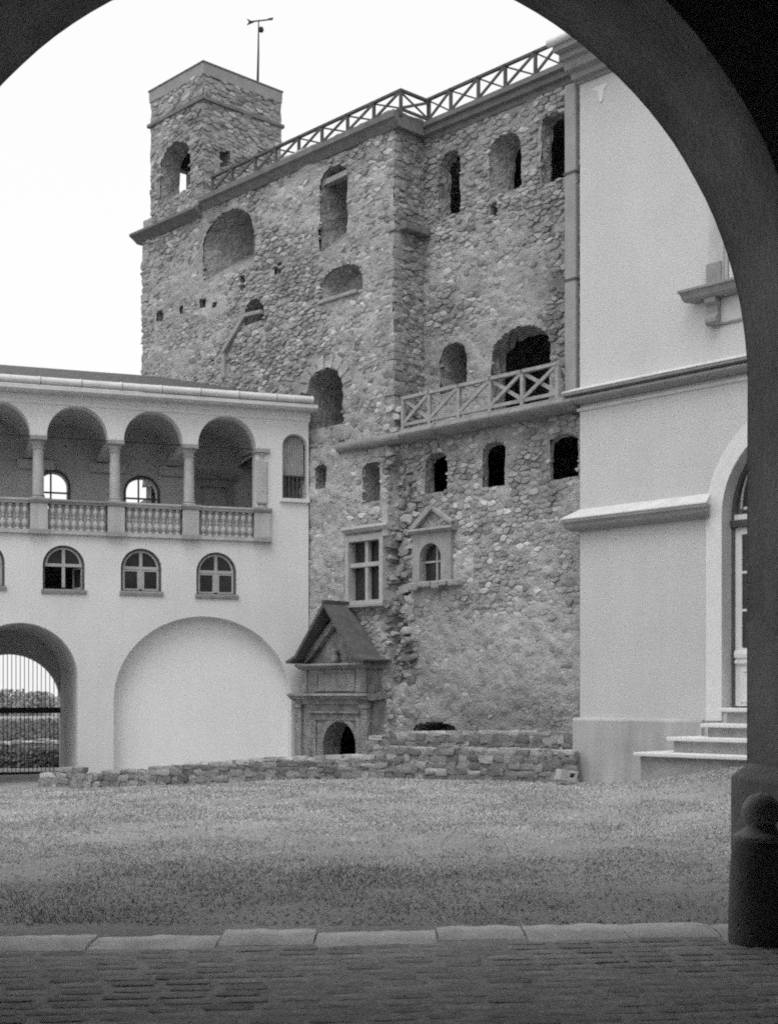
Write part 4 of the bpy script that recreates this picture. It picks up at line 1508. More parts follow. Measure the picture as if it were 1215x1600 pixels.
    MB().box(xc + .012, .3, 1.1, 6.4, 13.72, 13.8).build('wall_walk', M['dark_coping'], t)
    MB().box(xlo, .28, .35, 3.7, zl - .25, zl - .06).build('terrace_slab', M['ledge_stone'], t)

    # ---------------- ledge with a roll, carrying the terrace
    xa = f.px(521, -.2)
    zr = zl
    def roll(y):
        pr = [(Y1 - .1, zr + .10), (y - .02, zr + .06), (y - .04, zr + .03)]
        for k in range(9):
            a = math.pi * k / 8
            pr.append((y - .04 - .075 * math.sin(a), zr + .02 - .17 * k / 8))
        pr += [(y + .06, zr - .19), (Y1 - .1, zr - .19)]
        return pr
    n = 9
    xe = -.03
    xb = f.px(622, -.2)
    pr = [(.35, zr + .05), (-.1, zr + .03), (-.13, zr), (-.15, zr - .07), (-.12, zr - .14), (-.05, zr - .18), (.35, zr - .18)]
    MB().profile(pr, xa, xb - .01, 0, 0).build('ledge_end', M['ledge_stone'], t, angle=40)
    for k in range(n):
        a = xb + (xe - xb) * k / n; b = xb + (xe - xb) * (k + 1) / n - .012
        MB().profile(roll(-.12 + random.Random(k).uniform(-.012, .012)), a, b).build('ledge_stone', M['ledge_stone'], t, angle=40)

    # ---------------- copings and cornices at the top
    pr = lambda y, z0, z1, o: [(y + .5, z1), (y - o, z1), (y - o, z1 - .12), (y - o * .7, z1 - .16), (y - o * .55, z0 + .1), (y - .05, z0), (y + .5, z0)]
    MB().profile(pr(Y0, zc0 + .0, 14.15, .22), xt + .06, xc + .2, 0, 0).build('coping', M['dark_coping'], t)
    mb = MB(); mb.box(xc - .3, xc + .205, Y0 + .3, Y1 + .3, zc0 + .001, 14.148); mb.build('coping', M['dark_coping'], t)
    zq = f.pz(747, 156, .8)
    MB().profile([(Y1 + .5, zq), (Y1 - .26, zq), (Y1 - .26, zq - .1), (Y1 - .18, zq - .13), (Y1 - .17, zq - .24), (Y1 - .08, zq - .27), (Y1 - .06, zq - .36), (Y1 + .5, zq - .36)], xc + .206, -.02).build('coping', M['dark_coping'], t)
    zt0 = 13.72
    MB().profile([(Y0 + .4, zt0 + .34), (Y0 - .05, zt0 + .34), (Y0 - .3, zt0 + .22), (Y0 - .3, zt0 + .16), (Y0 - .16, zt0 + .08), (Y0 - .05, zt0), (Y0 + .4, zt0)], xl - .22, xt + .0).build('turret_cornice', M['dark_coping'], t)
    # ---------------- scar of a lost stair roof, small stone details
    a, b, c = f.pix(352, 592, Y0), f.pix(352, 551, Y0), f.pix(386, 494, Y0)
    d = f.pix(412, 488, Y0)
    mb = MB()
    for p, q, w in ((a, b, .09), (b, c, .12), (c, d, .1)):
        mb.bar((p[0], Y0 - .05, p[1]), (q[0], Y0 - .05, q[1]), .14, w, up=(0, 0.01, 1))
    mb.build('stair_roof_scar', M['dressed_stone'], t, bevel=.02)
    p, q = f.pix(504, 289, Y0 + .12), f.pix(541, 271, Y0 + .12)
    MB().bar((p[0] - .1, Y0 + .14, p[1]), (q[0] + .1, Y0 + .14, q[1]), .16, .12).build('timber_beam', M['grey_timber'], t)
    p, q = f.pix(500, 470, Y0), f.pix(560, 458, Y0)
    MB().box(p[0], q[0], Y0 - .1, Y0 + .3, (p[1] + q[1]) / 2 - .06, (p[1] + q[1]) / 2 + .03).build('niche_sill', M['dressed_stone'], t, bevel=.02)
    # rough arch stones over the deep opening beside the gallery
    op = H0[4][0]; x0, x1, z0, z1 = bounds(op); cx = (x0 + x1) / 2; rx = (x1 - x0) / 2
    for k in range(8):
        a = math.pi * (k + .5) / 8
        rr = random.Random(k); w = rough_block(.11, .12, .15, rr, .2, .15)
        w.v = [(q[0], q[1] + .06, q[2] + .13) for q in w.v]
        w.build('arch_stone', M['rubble'], t, angle=50, loc=(cx + rx * math.cos(a) * 1.02, Y0, z1 - rx * .75 + rx * .75 * math.sin(a) * 1.02), rot=(0, math.pi / 2 - a, 0), tone=rr.choice((.34, .38, .42, .3)))
    # pale new stones near the terrace corner
    for u, v in ((612, 640), (622, 652), (607, 668), (618, 672), (628, 640)):
        x, z = f.pix(u, v, Y0); rr = random.Random(u)
        w = rough_block(.1, .09, .06, rr, .2, .25)
        w.build('stone', M['rubble'], t, angle=50, loc=(x, Y0 + .0, z), tone=.46)

    # ---------------- stone-cross window
    x0, x1, z0, z1 = bounds(mull)
    w = link('cross_window', MB().slab([(x0 - .12, z0 - .1), (x1 + .12, z0 - .1), (x1 + .12, z1 + .14), (x0 - .12, z1 + .14)], [[(x0, z0), (x1, z0), (x1, z1), (x0, z1)]], YL - .06, YL + .3).mesh('cross_window'), M['pale_stone'], t)
    xm = x0 + (x1 - x0) * .51; zm = z0 + (z1 - z0) * .60
    mb = MB(); mb.box(xm - .05, xm + .05, YL + .02, YL + .14, z0, z1); mb.build('mullion', M['pale_stone'], w, bevel=.012)
    MB().box(x0 - .03, x1 + .03, YL - .0, YL + .13, zm - .05, zm + .05).build('transom', M['pale_stone'], w, bevel=.012)
    for a, b in ((x0, xm - .05), (xm + .05, x1)):
        for c, d in ((z0, zm - .05), (zm + .05, z1)):
            MB().box(a, b, YL + .16, YL + .17, c, d).build('pane', M['glass'], w)
    p0, p1_ = f.pix(538, 832, YL - .1), f.pix(606, 823, YL - .1)
    zz = (p0[1] + p1_[1]) / 2
    MB().profile([(YL + .02, zz + .10), (YL - .15, zz + .10), (YL - .17, zz + .04), (YL - .1, zz - .03), (YL + .02, zz - .05)], p0[0] - .05, p1_[0]).build('hood_moulding', M['pale_stone'], w, angle=30)
    MB().profile([(YL + .02, z0 - .09), (YL - .16, z0 - .10), (YL - .16, z0 - .15), (YL + .02, z0 - .2)], x0 - .55, x1 + .22).build('sill', M['dressed_stone'], w)
    p = f.pix(606, 790, YL); q = f.pix(606, 838, YL)
    MB().box(p[0] - .12, p[0] + .06, YL - .08, YR + .05, q[1], p[1]).build('frame_fragment', M['pale_stone'], w, bevel=.02)
    # ---------------- little window under a broken pediment
    x0, x1, z0, z1 = bounds(aed); rr = (x1 - x0) / 2
    fx0, fx1 = f.px(644, YR - .1), f.px(704, YR - .1)
    zt = f.pz(675, 832, YR - .1)
    w = link('pediment_window', MB().slab([(fx0, z0 - .02), (fx1, z0 - .02), (fx1, zt), (fx0, zt)], [arch_poly(x0, x1, z0, z1 - rr, rr, 20)], YR - .10, YR + .3).mesh('pediment_window'), M['dressed_stone'], t)
    q = arch_poly(x0, x1, z0, z1 - rr, rr, 20)
    MB().slab(q, [], YR + .10, YR + .12).build('pane', M['glass'], w)
    mb = MB(); xm = x0 + (x1 - x0) * .62; zm = z0 + (z1 - z0) * .52
    mb.box(xm - .02, xm + .02, YR + .04, YR + .085, z0, z1 - .02); mb.box(x0, x1, YR + .045, YR + .08, zm - .02, zm + .02); mb.build('glazing_cross', M['window_timber'], w)
    MB().profile([(YR + .02, zt + .10), (YR - .2, zt + .10), (YR - .22, zt + .05), (YR - .14, zt), (YR + .02, zt)], fx0 - .06, fx1 + .1).build('entablature', M['dressed_stone'], w, bevel=.01)
    xa_, za_ = f.pix(673, 792, YR - .12)
    mb = MB(); zb = zt + .10
    mb.bar((fx0 - .02, YR - .08, zb), (xa_, YR - .08, za_), .16, .12); mb.build('raking_moulding', M['dressed_stone'], w, bevel=.012)
    mb = MB(); mb.bar((xa_ + .02, YR - .06, za_ - .03), (fx1 + .02, YR - .06, zb + .06), .12, .1); mb.build('raking_moulding', M['dressed_stone'], w, bevel=.02)
    MB().add([(fx0 + .1, YR - .04, zb), (fx1 - .08, YR - .04, zb), (xa_, YR - .04, za_ - .08), (fx0 + .1, YR + .1, zb), (fx1 - .08, YR + .1, zb), (xa_, YR + .1, za_ - .08)], [(0, 1, 2), (5, 4, 3), (0, 3, 4, 1), (1, 4, 5, 2), (2, 5, 3, 0)]).build('tympanum', M['rubble_reveal'], w)
    rr_ = random.Random(2)
    xx = fx0 - .06
    while xx < fx1:
        L = rr_.uniform(.16, .3)
        mb = MB(); mb.box(0, L - .02, -.24 + rr_.uniform(-.04, .04), .05, -.12 + rr_.uniform(-.05, .03), 0)
        mb.build('broken_sill', M['dressed_stone'], w, bevel=.025, loc=(xx, YR, z0 - .02))
        xx += L

    # ---------------- corner turret
    zb, zt = 14.0, f.pz(318, 95, Y0)
    xk = xl; xl = f.px(235, Y0)
    ty1 = Y0 + 2.52
    TR = Frame(*f.world(xt, Y0, 0).xy, f.th + math.pi / 2)
    TL = Frame(*f.world(xl + .2, Y0, 0).xy, f.th + math.pi / 2)
    zstr = f.pz(318, 153, Y0)
    fo = opening(f, 251, 298, 222, 306, Y0, .8)
    ro = [TR.pix(343, 262), TR.pix(360, 258), TR.pix(360, 236), TR.pix(343, 236)]
    # far side opening seen through the front arch
    lu = [TL.pix(271, 306), TL.pix(298, 297), TL.pix(298, 263), TL.pix(271, 270)]
    lx0, lx1 = TL.px(270), TL.px(296)
    lx0, lx1 = min(lx0, lx1), max(lx0, lx1)
    lz0, lz1 = TL.pz(284, 305), TL.pz(284, 267)
    def ytf(X, Z):
        return Y0 - (N2.fbm(X * 2.4 + 71, Z * 2.6, 4) - .5) * .07
    def ttf(X, Z):
        return .29 + .1 * (N1.fbm(X * .8 + 60, Z * .8, 4) - .5) * 2
    def ysr(X, Z):
        return -(N2.fbm(X * 2.4 + 91, Z * 2.6, 4) - .5) * .07
    tst = []
    grid_sheet(t, 'turret_face', xl + .03, xt, zb, zt - .35, ytf, ttf, [fo], cell=.036, edge=(.07, 0))
    rubble_stones(xl + .05, xt - .02, zb, zt - .3, .22, .105, 61, ytf, lambda X, Z: X * 0 + .028, ttf, [fo], out=tst)
    o = grid_sheet(t, 'turret_face', 0, 2.52, zb - .1, zt - .35, ysr, ttf, [ro], cell=.036); remap_obj(o, side_map(xt, Y0))
    sd = rubble_stones(.02, 2.5, zb - .1, zt - .3, .22, .105, 71, ysr, lambda X, Z: X * 0 + .028, ttf, [ro])
    tst.extend(mapped(sd, side_map(xt, Y0)))
    link_stones(tst, t, largest=40, stuffname='turret_infill')
    reveal(t, 'turret_opening', fo, Y0, Y0 + .5, (.12, 0, 0, .05), cap=False, seed=77)
    o = reveal(t, 'turret_window', ro, 0, .5, (0, .0, 0, 0), seed=78, rough=.015, cap=False); remap_obj(o, side_map(xt, Y0))
    # walls of the little room
    mb = MB(); mb.slab([(xl + .04, zb), (xt - .04, zb), (xt - .04, zt - .36), (xl + .04, zt - .36)], [fo], Y0 + .1, Y0 + .5); mb.build('turret_wall', M['rubble_reveal'], t)
    MB().slab([(Y0 + .5, zb - .1), (ty1, zb - .1), (ty1, zt - .36), (Y0 + .5, zt - .36)], [[(Y0 + lx0, lz0), (Y0 + lx1, lz0), (Y0 + lx1, lz1), (Y0 + lx0, lz1)]], 0, 0.3)
    mb = MB(); mb.slab([(Y0 + .5, zb - .1), (ty1, zb - .1), (ty1, zt - .36), (Y0 + .5, zt - .36)], [[(Y0 + lx0, lz0), (Y0 + lx1, lz0), (Y0 + lx1, lz1), (Y0 + lx0, lz1)]], 0, .22)
    mb.v = [(xl + .05 + v[1], v[0], v[2]) for v in mb.v]; mb.build('turret_wall', M['rubble_reveal'], t)
    MB().box(xl + .05, xt - .06, ty1 - .25, ty1, zb - .1, zt - .36).build('turret_wall', M['rubble_reveal'], t)
    MB().box(xl + .05, xt - .06, Y0 + .2, ty1, zb - .2, zb + .02).build('turret_floor', M['rubble_reveal'], t)
    MB().box(xl + .06, xt - .07, Y0 + .1, ty1 - .02, zt - .9, zt - .8).build('turret_ceiling', M['rubble_reveal'], t)
    # string, smooth band and capping of the parapet
    def around(o0, z0, z1, nm, m, o1=None):
        o1 = o0 if o1 is None else o1
        mb = MB()
        a = [(xl - o0, Y0 - o0), (xt + o0, Y0 - o0), (xt + o0, ty1 + o0), (xl - o0, ty1 + o0)]
        b = [(xl - o1, Y0 - o1), (xt + o1, Y0 - o1), (xt + o1, ty1 + o1), (xl - o1, ty1 + o1)]
        mb.loft([[(x, y, z0) for x, y in a], [(x, y, z1) for x, y in b]], cap0=True, cap1=True); mb.build(nm, M[m], t, bevel=.012)
    around(.07, zstr - .05, zstr + .04, 'turret_string', 'dark_coping')
    around(.02, zt - .33, zt - .04, 'turret_parapet', 'turret_render', .03)
    around(.05, zt - .04, zt, 'turret_capping', 'dark_coping')
    xl = xk

    # ---------------- weather vane
    a = TR.px(402.5, .35)
    base = (xt - .35, Y0 + a)
    wv = thing('weather_vane', 'thin arrow weather vane on a tall pole above the turret', 'weather vane', loc=f.world(base[0], base[1], zt), rotz=f.th)
    dY = f.world(base[0], base[1], 0).y
    H = EYE + (HV - 33) * dY / FOC - zt
    MB().tube([(0, 0, 0), (.03, 0, H * .5), (.045, .0, H)], [.035, .026, .014], 8).build('pole', M['iron'], wv, angle=50)
    hd = Vector((1, 0, 0)).lerp(Vector((.72, .69, 0)), .0)
    ar = MB().bar((-.12, -.14, H - .02), (.24, .22, H + .03), .025, .03).build('arrow_shaft', M['iron'], wv)
    MB().add([(-.06, -.07, H - .03), (-.20, -.21, H + .07), (-.16, -.17, H - .02), (-.20, -.21, H - .11), (-.07, -.06, H - .03), (-.21, -.20, H + .07), (-.17, -.16, H - .02), (-.21, -.20, H - .11)], [(0, 1, 2), (0, 2, 3), (4, 6, 5), (4, 7, 6), (0, 4, 5, 1), (1, 5, 6, 2), (2, 6, 7, 3), (3, 7, 4, 0)]).build('arrow_head', M['iron'], ar)
    MB().add([(.21, .19, H + .06), (.31, .29, H + .08), (.29, .27, H + .01), (.21, .19, H + .01), (.22, .18, H + .06), (.32, .28, H + .08), (.30, .26, H + .01), (.22, .18, H + .01)], [(0, 1, 2, 3), (7, 6, 5, 4), (0, 4, 5, 1), (1, 5, 6, 2), (2, 6, 7, 3), (3, 7, 4, 0)]).build('arrow_tail', M['iron'], ar)
    MB().lathe([(.0, -.08), (.05, -.06), (.075, 0), (.05, .06), (.0, .08)], 10, c=(.085, .05), z=H - .24).build('ball', M['iron'], wv, angle=60)

    # ---------------- timber railings
    def railing(label, posts, zb, h, y, m, name='timber_railing', thick=.06, drop=0.0):
        rl = thing(name, label, 'railing', frame=f, group='timber railings on the keep')
        for x, yy in posts:
            MB().box(x - thick / 2, x + thick / 2, yy - thick / 2, yy + thick / 2, zb - .08, zb + h - .03).build('post', M[m], rl)
        for i in range(len(posts) - 1):
            a, b = posts[i], posts[i + 1]
            dv = Vector((b[0] - a[0], b[1] - a[1], 0)).normalized(); nrm = Vector((dv.y, -dv.x, 0)) * (thick * .55)
            A = Vector((a[0], a[1], 0)); B = Vector((b[0], b[1], 0))
            MB().bar(A + Vector((0, 0, zb + h)) - dv * .03, B + Vector((0, 0, zb + h)) + dv * .03, thick * 1.25, thick * .9).build('top_rail', M[m], rl)
            MB().bar(A + Vector((0, 0, zb + .07)), B + Vector((0, 0, zb + .07)), thick * .8, thick * .9).build('bottom_rail', M[m], rl)
            MB().bar(A + nrm * .5 + dv * .03 + Vector((0, 0, zb + .1)), B + nrm * .5 - dv * .03 + Vector((0, 0, zb + h - .04)), thick * .5, thick * .95).build('brace', M[m], rl)
            MB().bar(A - nrm * .5 + dv * .03 + Vector((0, 0, zb + h - .04)), B - nrm * .5 - dv * .03 + Vector((0, 0, zb + .1)), thick * .5, thick * (.95 if m == 'grey_timber' else .55)).build('brace', M[m], rl)
        return rl
    us = [332, 363, 399, 431, 467, 503, 543, 584, 626]
    posts = [(f.px(u, Y0 - .02), Y0 - .02) for u in us]
    posts = [p for p in posts]
    posts += [(posts[-1][0] + .02, Y1 - .08)]
    zt_ = f.pz(626, 141, Y0 - .02)
    railing('long dark X-braced timber railing along the left top of the keep', posts, 14.15, zt_ - 14.15, Y0, 'dark_timber', thick=.06)
    us = [663, 704, 747, 789, 836, 876, 915]
    posts = [(f.px(u, Y1 - .08), Y1 - .08) for u in us]
    posts[0] = (posts[0][0] + .12, posts[0][1])
    zt_ = f.pz(747, 121, Y1 - .08)
    railing('dark X-braced timber railing along the recessed right top of the keep', posts, zq, zt_ - zq, Y1, 'dark_timber', thick=.06)
    us = [630, 671, 717, 766, 816, 871]
    posts = [(f.px(u, -.1), -.1) for u in us]
    zb_ = zl + .08
    zt_ = f.pz(717, 603, -.1)
    posts.append((posts[-1][0] - .02, .42))
    railing('pale weathered X-braced timber railing along the terrace halfway up the keep', posts, zb_, zt_ - zb_, 0, 'grey_timber', thick=.075)
    return t


build_keep()


# ================================================================== gabled stone portal in front of the keep
def build_portal():
    f = QW
    t = thing('stone_portal', 'weathered stone portal with steep gabled roof leaning against the keep', 'portal', frame=f)
    yf, yr, yw = -.42, -.74, .03
    m = M['portal_stone']
    x0, x1 = f.px(463, yf), f.px(577, yf)
    zA = f.pz(520, 1087, yf)      # main cornice
    zB = f.pz(520, 1041, yf)      # upper cornice
    cx = (x0 + x1) / 2
    # lower stage with the arched doorway
    op = opening(f, 506, 557, 1127, 1200, yf, 1.0, 24)
    op = [(x, max(z, -.25)) if z > 0 else (x, -.3) for x, z in op]
    MB().slab([(x0 + .05, -.4), (x1 - .05, -.4), (x1 - .05, zA - .05), (x0 + .05, zA - .05)], [op], yf, yw).build('doorway_wall', m, t)
    reveal(t, 'doorway', op, yf + .1, yf + .48, (0, 0, 0, 0), flange=0, rough=.01, cap=False)
    bx0, bx1, bz0, bz1 = bounds(op)
    r = (bx1 - bx0) / 2
    o2 = arch_poly(bx0 - .12, bx1 + .12, -.35, bz1 - r, r + .12, 24); i2 = arch_poly(bx0, bx1, -.35, bz1 - r, r, 24)
    o2 = o2[1:] + o2[:1]; i2 = i2[1:] + i2[:1]
    mb = MB(); mb.loft([[(p[0], yf + .004, p[1]) for p in o2], [(p[0], yf - .03, p[1]) for p in o2], [(p[0], yf - .03, p[1]) for p in i2], [(p[0], yf + .03, p[1]) for p in i2]], closed=False); mb.build('archivolt', m, t)
    # rectangular frame round the arch
    fx0, fx1 = f.px(487, yf - .04), f.px(562, yf - .04); fz = f.pz(520, 1116, yf - .04)
    MB().slab([(fx0, -.38), (fx1, -.38), (fx1, fz), (fx0, fz)], [[(fx0 + .13, -.37), (fx1 - .13, -.37), (fx1 - .13, fz - .13), (fx0 + .13, fz - .13)]], yf - .045, yf + .003).build('frame', m, t, bevel=.012)
    MB().profile([(yf, fz + .07), (yf - .12, fz + .07), (yf - .12, fz + .03), (yf - .05, fz - .0), (yf, fz)], fx0 - .05, fx1 + .05).build('lintel_moulding', m, t)
    for a, b in ((x0, x0 + .24), (x1 - .24, x1)):
        MB().box(a, b, yf - .07, yf + .01, -.39, zA - .28).build('pilaster', m, t, bevel=.015)
        MB().box(a - .025, b + .025, yf - .1, yf + .01, zA - .279, zA - .19).build('pilaster_cap', m, t, bevel=.012)
    MB().box(x0 + .02, x1 - .02, yf - .04, yw - .01, zA - .188, zA - .052).build('frieze', m, t)
    MB().profile([(yw, zA + .07), (yf - .2, zA + .05), (yf - .22, zA), (yf - .14, zA - .03), (yf - .1, zA - .08), (yf - .0, zA - .11), (yw, zA - .05)], x0 - .10, x1 + .10).build('main_cornice', m, t)
    MB().box(x1 - .05 + .001, x1 + .02, yf + .1, yw, -.39, zA - .12).build('side_pier', m, t)
    # upper stage: panel between short pilasters
    ux0, ux1 = f.px(474, yf), f.px(573, yf)
    MB().box(ux0, ux1, yf, yw, zA + .071, zB - .06).build('upper_stage', m, t)
    px0, px1 = f.px(494, yf), f.px(555, yf)
    MB().slab([(px0, zA + .10), (px1, zA + .10), (px1, zB - .10), (px0, zB - .10)], [[(px0 + .05, zA + .15), (px1 - .05, zA + .15), (px1 - .05, zB - .15), (px0 + .05, zB - .15)]], yf - .03, yf + .002).build('inscription_panel', m, t)
    for a, b in ((ux0 - .01, ux0 + .16), (ux1 - .16, ux1 + .01)):
        MB().box(a, b, yf - .045, yf + .002, zA + .072, zB - .061).build('short_pilaster', m, t, bevel=.01)
    MB().profile([(yw, zB + .07), (yf - .17, zB + .06), (yf - .19, zB + .02), (yf - .1, zB - .03), (yf - .06, zB - .06), (yw, zB - .058)], ux0 - .1, ux1 + .1).build('upper_cornice', m, t)
    # gable
    ax, az = f.pix(505, 940, yr)
    lx, lz = f.pix(446, 1031, yr); rx, rz = f.pix(563, 1029, yr)
    ax = (ux0 + ux1) / 2; hwid = (rx - lx) / 2
    ez = (lz + rz) / 2
    zb = zB + .07
    tz = az - .40
    gx0, gx1 = ux0 - .02, ux1 + .02
    MB().add([(gx0, yf + .12, zb), (gx1, yf + .12, zb), (ax, yf + .12, tz), (gx0, yw, zb), (gx1, yw, zb), (ax, yw, tz)], [(0, 1, 2), (5, 4, 3), (0, 3, 4, 1), (1, 4, 5, 2), (2, 5, 3, 0)]).build('tympanum', m, t)
    for s in (-1, 1):
        xa = gx0 if s < 0 else gx1
        MB().bar((xa - s * .06, yf + .04, zb + .05), (ax - s * .0, yf + .04, tz - .02), .15, .13, up=(0, 1, 0)).build('raking_moulding', m, t, bevel=.012)
    # carved remnant
    MB().lathe([(.0, 0), (.1, .0), (.13, .08), (.08, .16), (.06, .22), (.09, .28), (.0, .33)], 10, c=(ax, yf + .0), z=zb).build('carved_ornament', m, t, angle=60)
    # roof: two steep slopes, kicked out at the eaves
    ro = None
    def slope(s, nm):
        top = (ax, az); mid = (ax + s * hwid * .80, ez + .09); eav = (ax + s * hwid * 1.06, ez - .03)
        th = .07
        nx, nz = (az - mid[1]), (mid[0] - ax) * s
        L = math.hypot(nx, nz); ux, uz = s * nx / L * th, nz / L * th
        pts = [top, mid, eav]
        rings = []
        for y in (yr, yw + .04):
            rings.append([(p[0], y, p[1]) for p in pts] + [(p[0] - ux * (1 if i else 1), y, p[1] - uz - (0.0)) for i, p in reversed(list(enumerate(pts)))])
        mb = MB(); mb.loft(rings, cap0=True, cap1=True)
        return mb.build(nm, M['portal_roof'], t)
    slope(-1, 'roof_slope'); slope(1, 'roof_slope')
    MB().bar((ax, yr - .01, az + .01), (ax, yw + .03, az + .01), .09, .05).build('ridge', M['portal_roof'], t)
    return t


build_portal()


# ================================================================== low rubble walls in front
def stone_wall(label, path, thick, courses_seed, dx=.30, dz=.19, group='low rubble walls'):
    """path: (x, y, z_base, z_top) points left to right; stones are parts"""
    th = math.atan2(path[-1][1] - path[0][1], path[-1][0] - path[0][0])
    fr = Frame(path[0][0], path[0][1], th)
    w = thing('rubble_wall', label, 'wall', frame=fr, group=group)
    loc = [((Vector((p[0], p[1], 0)) - fr.o).dot(fr.r), (Vector((p[0], p[1], 0)) - fr.o).dot(fr.b), p[2], p[3]) for p in path]
    X = np.array([p[0] for p in loc]); Yp = np.array([p[1] for p in loc]); Zb = np.array([p[2] for p in loc]); Zt = np.array([p[3] for p in loc])
    L = X[-1]
    # bed
    n = max(8, int(L / .12)); mb = MB(); rings = []
    r = random.Random(courses_seed)
    for k in range(n + 1):
        x = L * k / n; y = np.interp(x, X, Yp); zb = np.interp(x, X, Zb) - .2; zt = np.interp(x, X, Zt) - .05 + .04 * r.uniform(-1, 1)
        rings.append([(x, y + .01, zb), (x, y + .015 + r.uniform(-.02, .02), (zb + zt) / 2), (x, y + .02, zt), (x, y + thick - .05, zt), (x, y + thick, zb)])
    mb.loft(rings, closed=True, cap0=True, cap1=True); mb.build('mortar_core', M['mortar'], w, tone=.30)
    # stones: rough blocks laid in uneven courses
    zc = float(Zb.min()) - .1
    while zc < float(Zt.max()):
        h = dz * r.uniform(.75, 1.35)
        x = -r.random() * dx
        while x < L:
            wd = dx * r.uniform(.45, 1.5); xm = min(max(x + wd / 2, .06), L - .06)
            zb = float(np.interp(xm, X, Zb)); zt = float(np.interp(xm, X, Zt)); z = zc + h / 2 + r.uniform(-.015, .015)
            if zb - .1 < z < zt - h * .35 and r.random() > .03:
                y = float(np.interp(xm, X, Yp))
                dp = r.uniform(.09, .13)
                mbk = rough_block(wd * .54, dp, h * r.uniform(.5, .62), r, .17, .22)
                mbk.build('stone', M['rubble'], w, angle=55, loc=(xm, y + dp - r.uniform(-.005, .035), z), rot=(0, r.uniform(-.08, .08), r.uniform(-.06, .06)), tone=.26 * r.choice((.6, .7, .8, .85, .95, 1.05, 1.2, 1.4)))
            x += wd
        zc += h
    # cap stones
    x = 0.0
    while x < L - .1:
        l = r.uniform(.16, .42); x1 = min(L, x + l); xm = (x + x1) / 2
        y = float(np.interp(xm, X, Yp)); zt = float(np.interp(xm, X, Zt))
        mbb = MB(); h = r.uniform(.04, .09); zt += r.uniform(-.02, .02)
        e = [r.uniform(-.025, .025) for _ in range(24)]
        rbk = rough_block((x1 - x) * .5, thick * .46, h * .7, r, .16, .16); mbb.f = rbk.f
        V = [(v[0] + xm, v[1] + y + thick * .46, v[2] + zt - h * .4) for v in rbk.v]
        cxx = sum(v[0] for v in V) / len(V); cyy = sum(v[1] for v in V) / len(V); czz = sum(v[2] for v in V) / len(V)
        q = MB(); q.add([(v[0] - cxx, v[1] - cyy, v[2] - czz) for v in V], mbb.f)
        q.build('cap_stone', M['rubble'], w, angle=55, loc=(cxx, cyy, czz), tone=r.choice((.30, .38, .45, .5)))
        x = x1
    return w


def gp(u, v, Y):
    """ground-plan point on the sight line u at distance Y, and height of v there"""
    return ((u - CU) / FOC * Y, Y, EYE - (v - HV) * Y / FOC)


def wall_pts(rows):
    out = []
    for u, vt, vb, Y in rows:
        x, y, zb = gp(u, vb, Y); zt = gp(u, vt, Y)[2]
        out.append((x, y, zb, zt))
    return out


stone_wall('low rubble wall sloping along the foot of the gallery to the portal', wall_pts([(112, 1212, 1230, 28.0), (200, 1204, 1230, 27.9), (300, 1194, 1229, 27.7), (400, 1187, 1227, 27.4), (500, 1184, 1223, 27.1), (655, 1180, 1218, 26.7)]), .4, 101, dx=.19, dz=.105)
stone_wall('lower of the two rubble terrace walls beside the palace plinth', wall_pts([(600, 1168, 1218, 26.9), (700, 1168, 1219, 26.35), (800, 1172, 1223, 25.8), (897, 1176, 1226, 25.25)]), .35, 102, dx=.20, dz=.115)
stone_wall('upper rubble terrace wall at the foot of the keep', wall_pts([(575, 1152, 1190, 27.75), (650, 1144, 1190, 27.25), (760, 1144, 1190, 26.6), (897, 1144, 1190, 25.72)]), .3, 103, dx=.20, dz=.115)
# earth behind the terrace walls
def terr(rows, nm, lb):
    mb = MB()
    top = [gp(u, v, Y) for u, v, Y in rows]
    mb.loft([top, [(p[0], p[1], -.4) for p in top]], cap0=True, cap1=True)
    o = mb.build(nm, M['earth']); o['kind'] = 'structure'; o['label'] = lb
terr([(600, 1176, 27.15), (893, 1184, 25.5), (893, 1180, 26.0), (600, 1172, 27.8)], 'lower_terrace', 'earth step behind the lower terrace wall')
terr([(585, 1155, 28.0), (893, 1151, 25.95), (895, 1150, 27.0), (640, 1150, 29.4)], 'upper_terrace', 'earth step behind the upper terrace wall')
# stub of rubble at the right jamb of the gateway
stone_wall('short broken rubble stub beside the gateway jamb', wall_pts([(62, 1216, 1229, 28.9), (92, 1203, 1229, 28.8), (128, 1200, 1229, 28.7)]), .35, 104, dx=.2, dz=.13)

# pale hollow block lying at the palace corner
b = thing('broken_block', 'small pale hollow block lying at the corner of the palace plinth', 'block', loc=gp(881, 1224, 24.75), rotz=.3)
mb = MB(); mb.slab([(-.17, 0), (.17, 0), (.19, .21), (.05, .19), (-.15, .2)], [[(.03, .08), (.12, .08), (.13, .16), (.04, .155)]], -.13, .13)
mb.v = [(x, y, z + .04) for x, y, z in mb.v]
mb.build('block_body', M['pale_stone'], b, bevel=.012, rot=(0, R(10), 0))
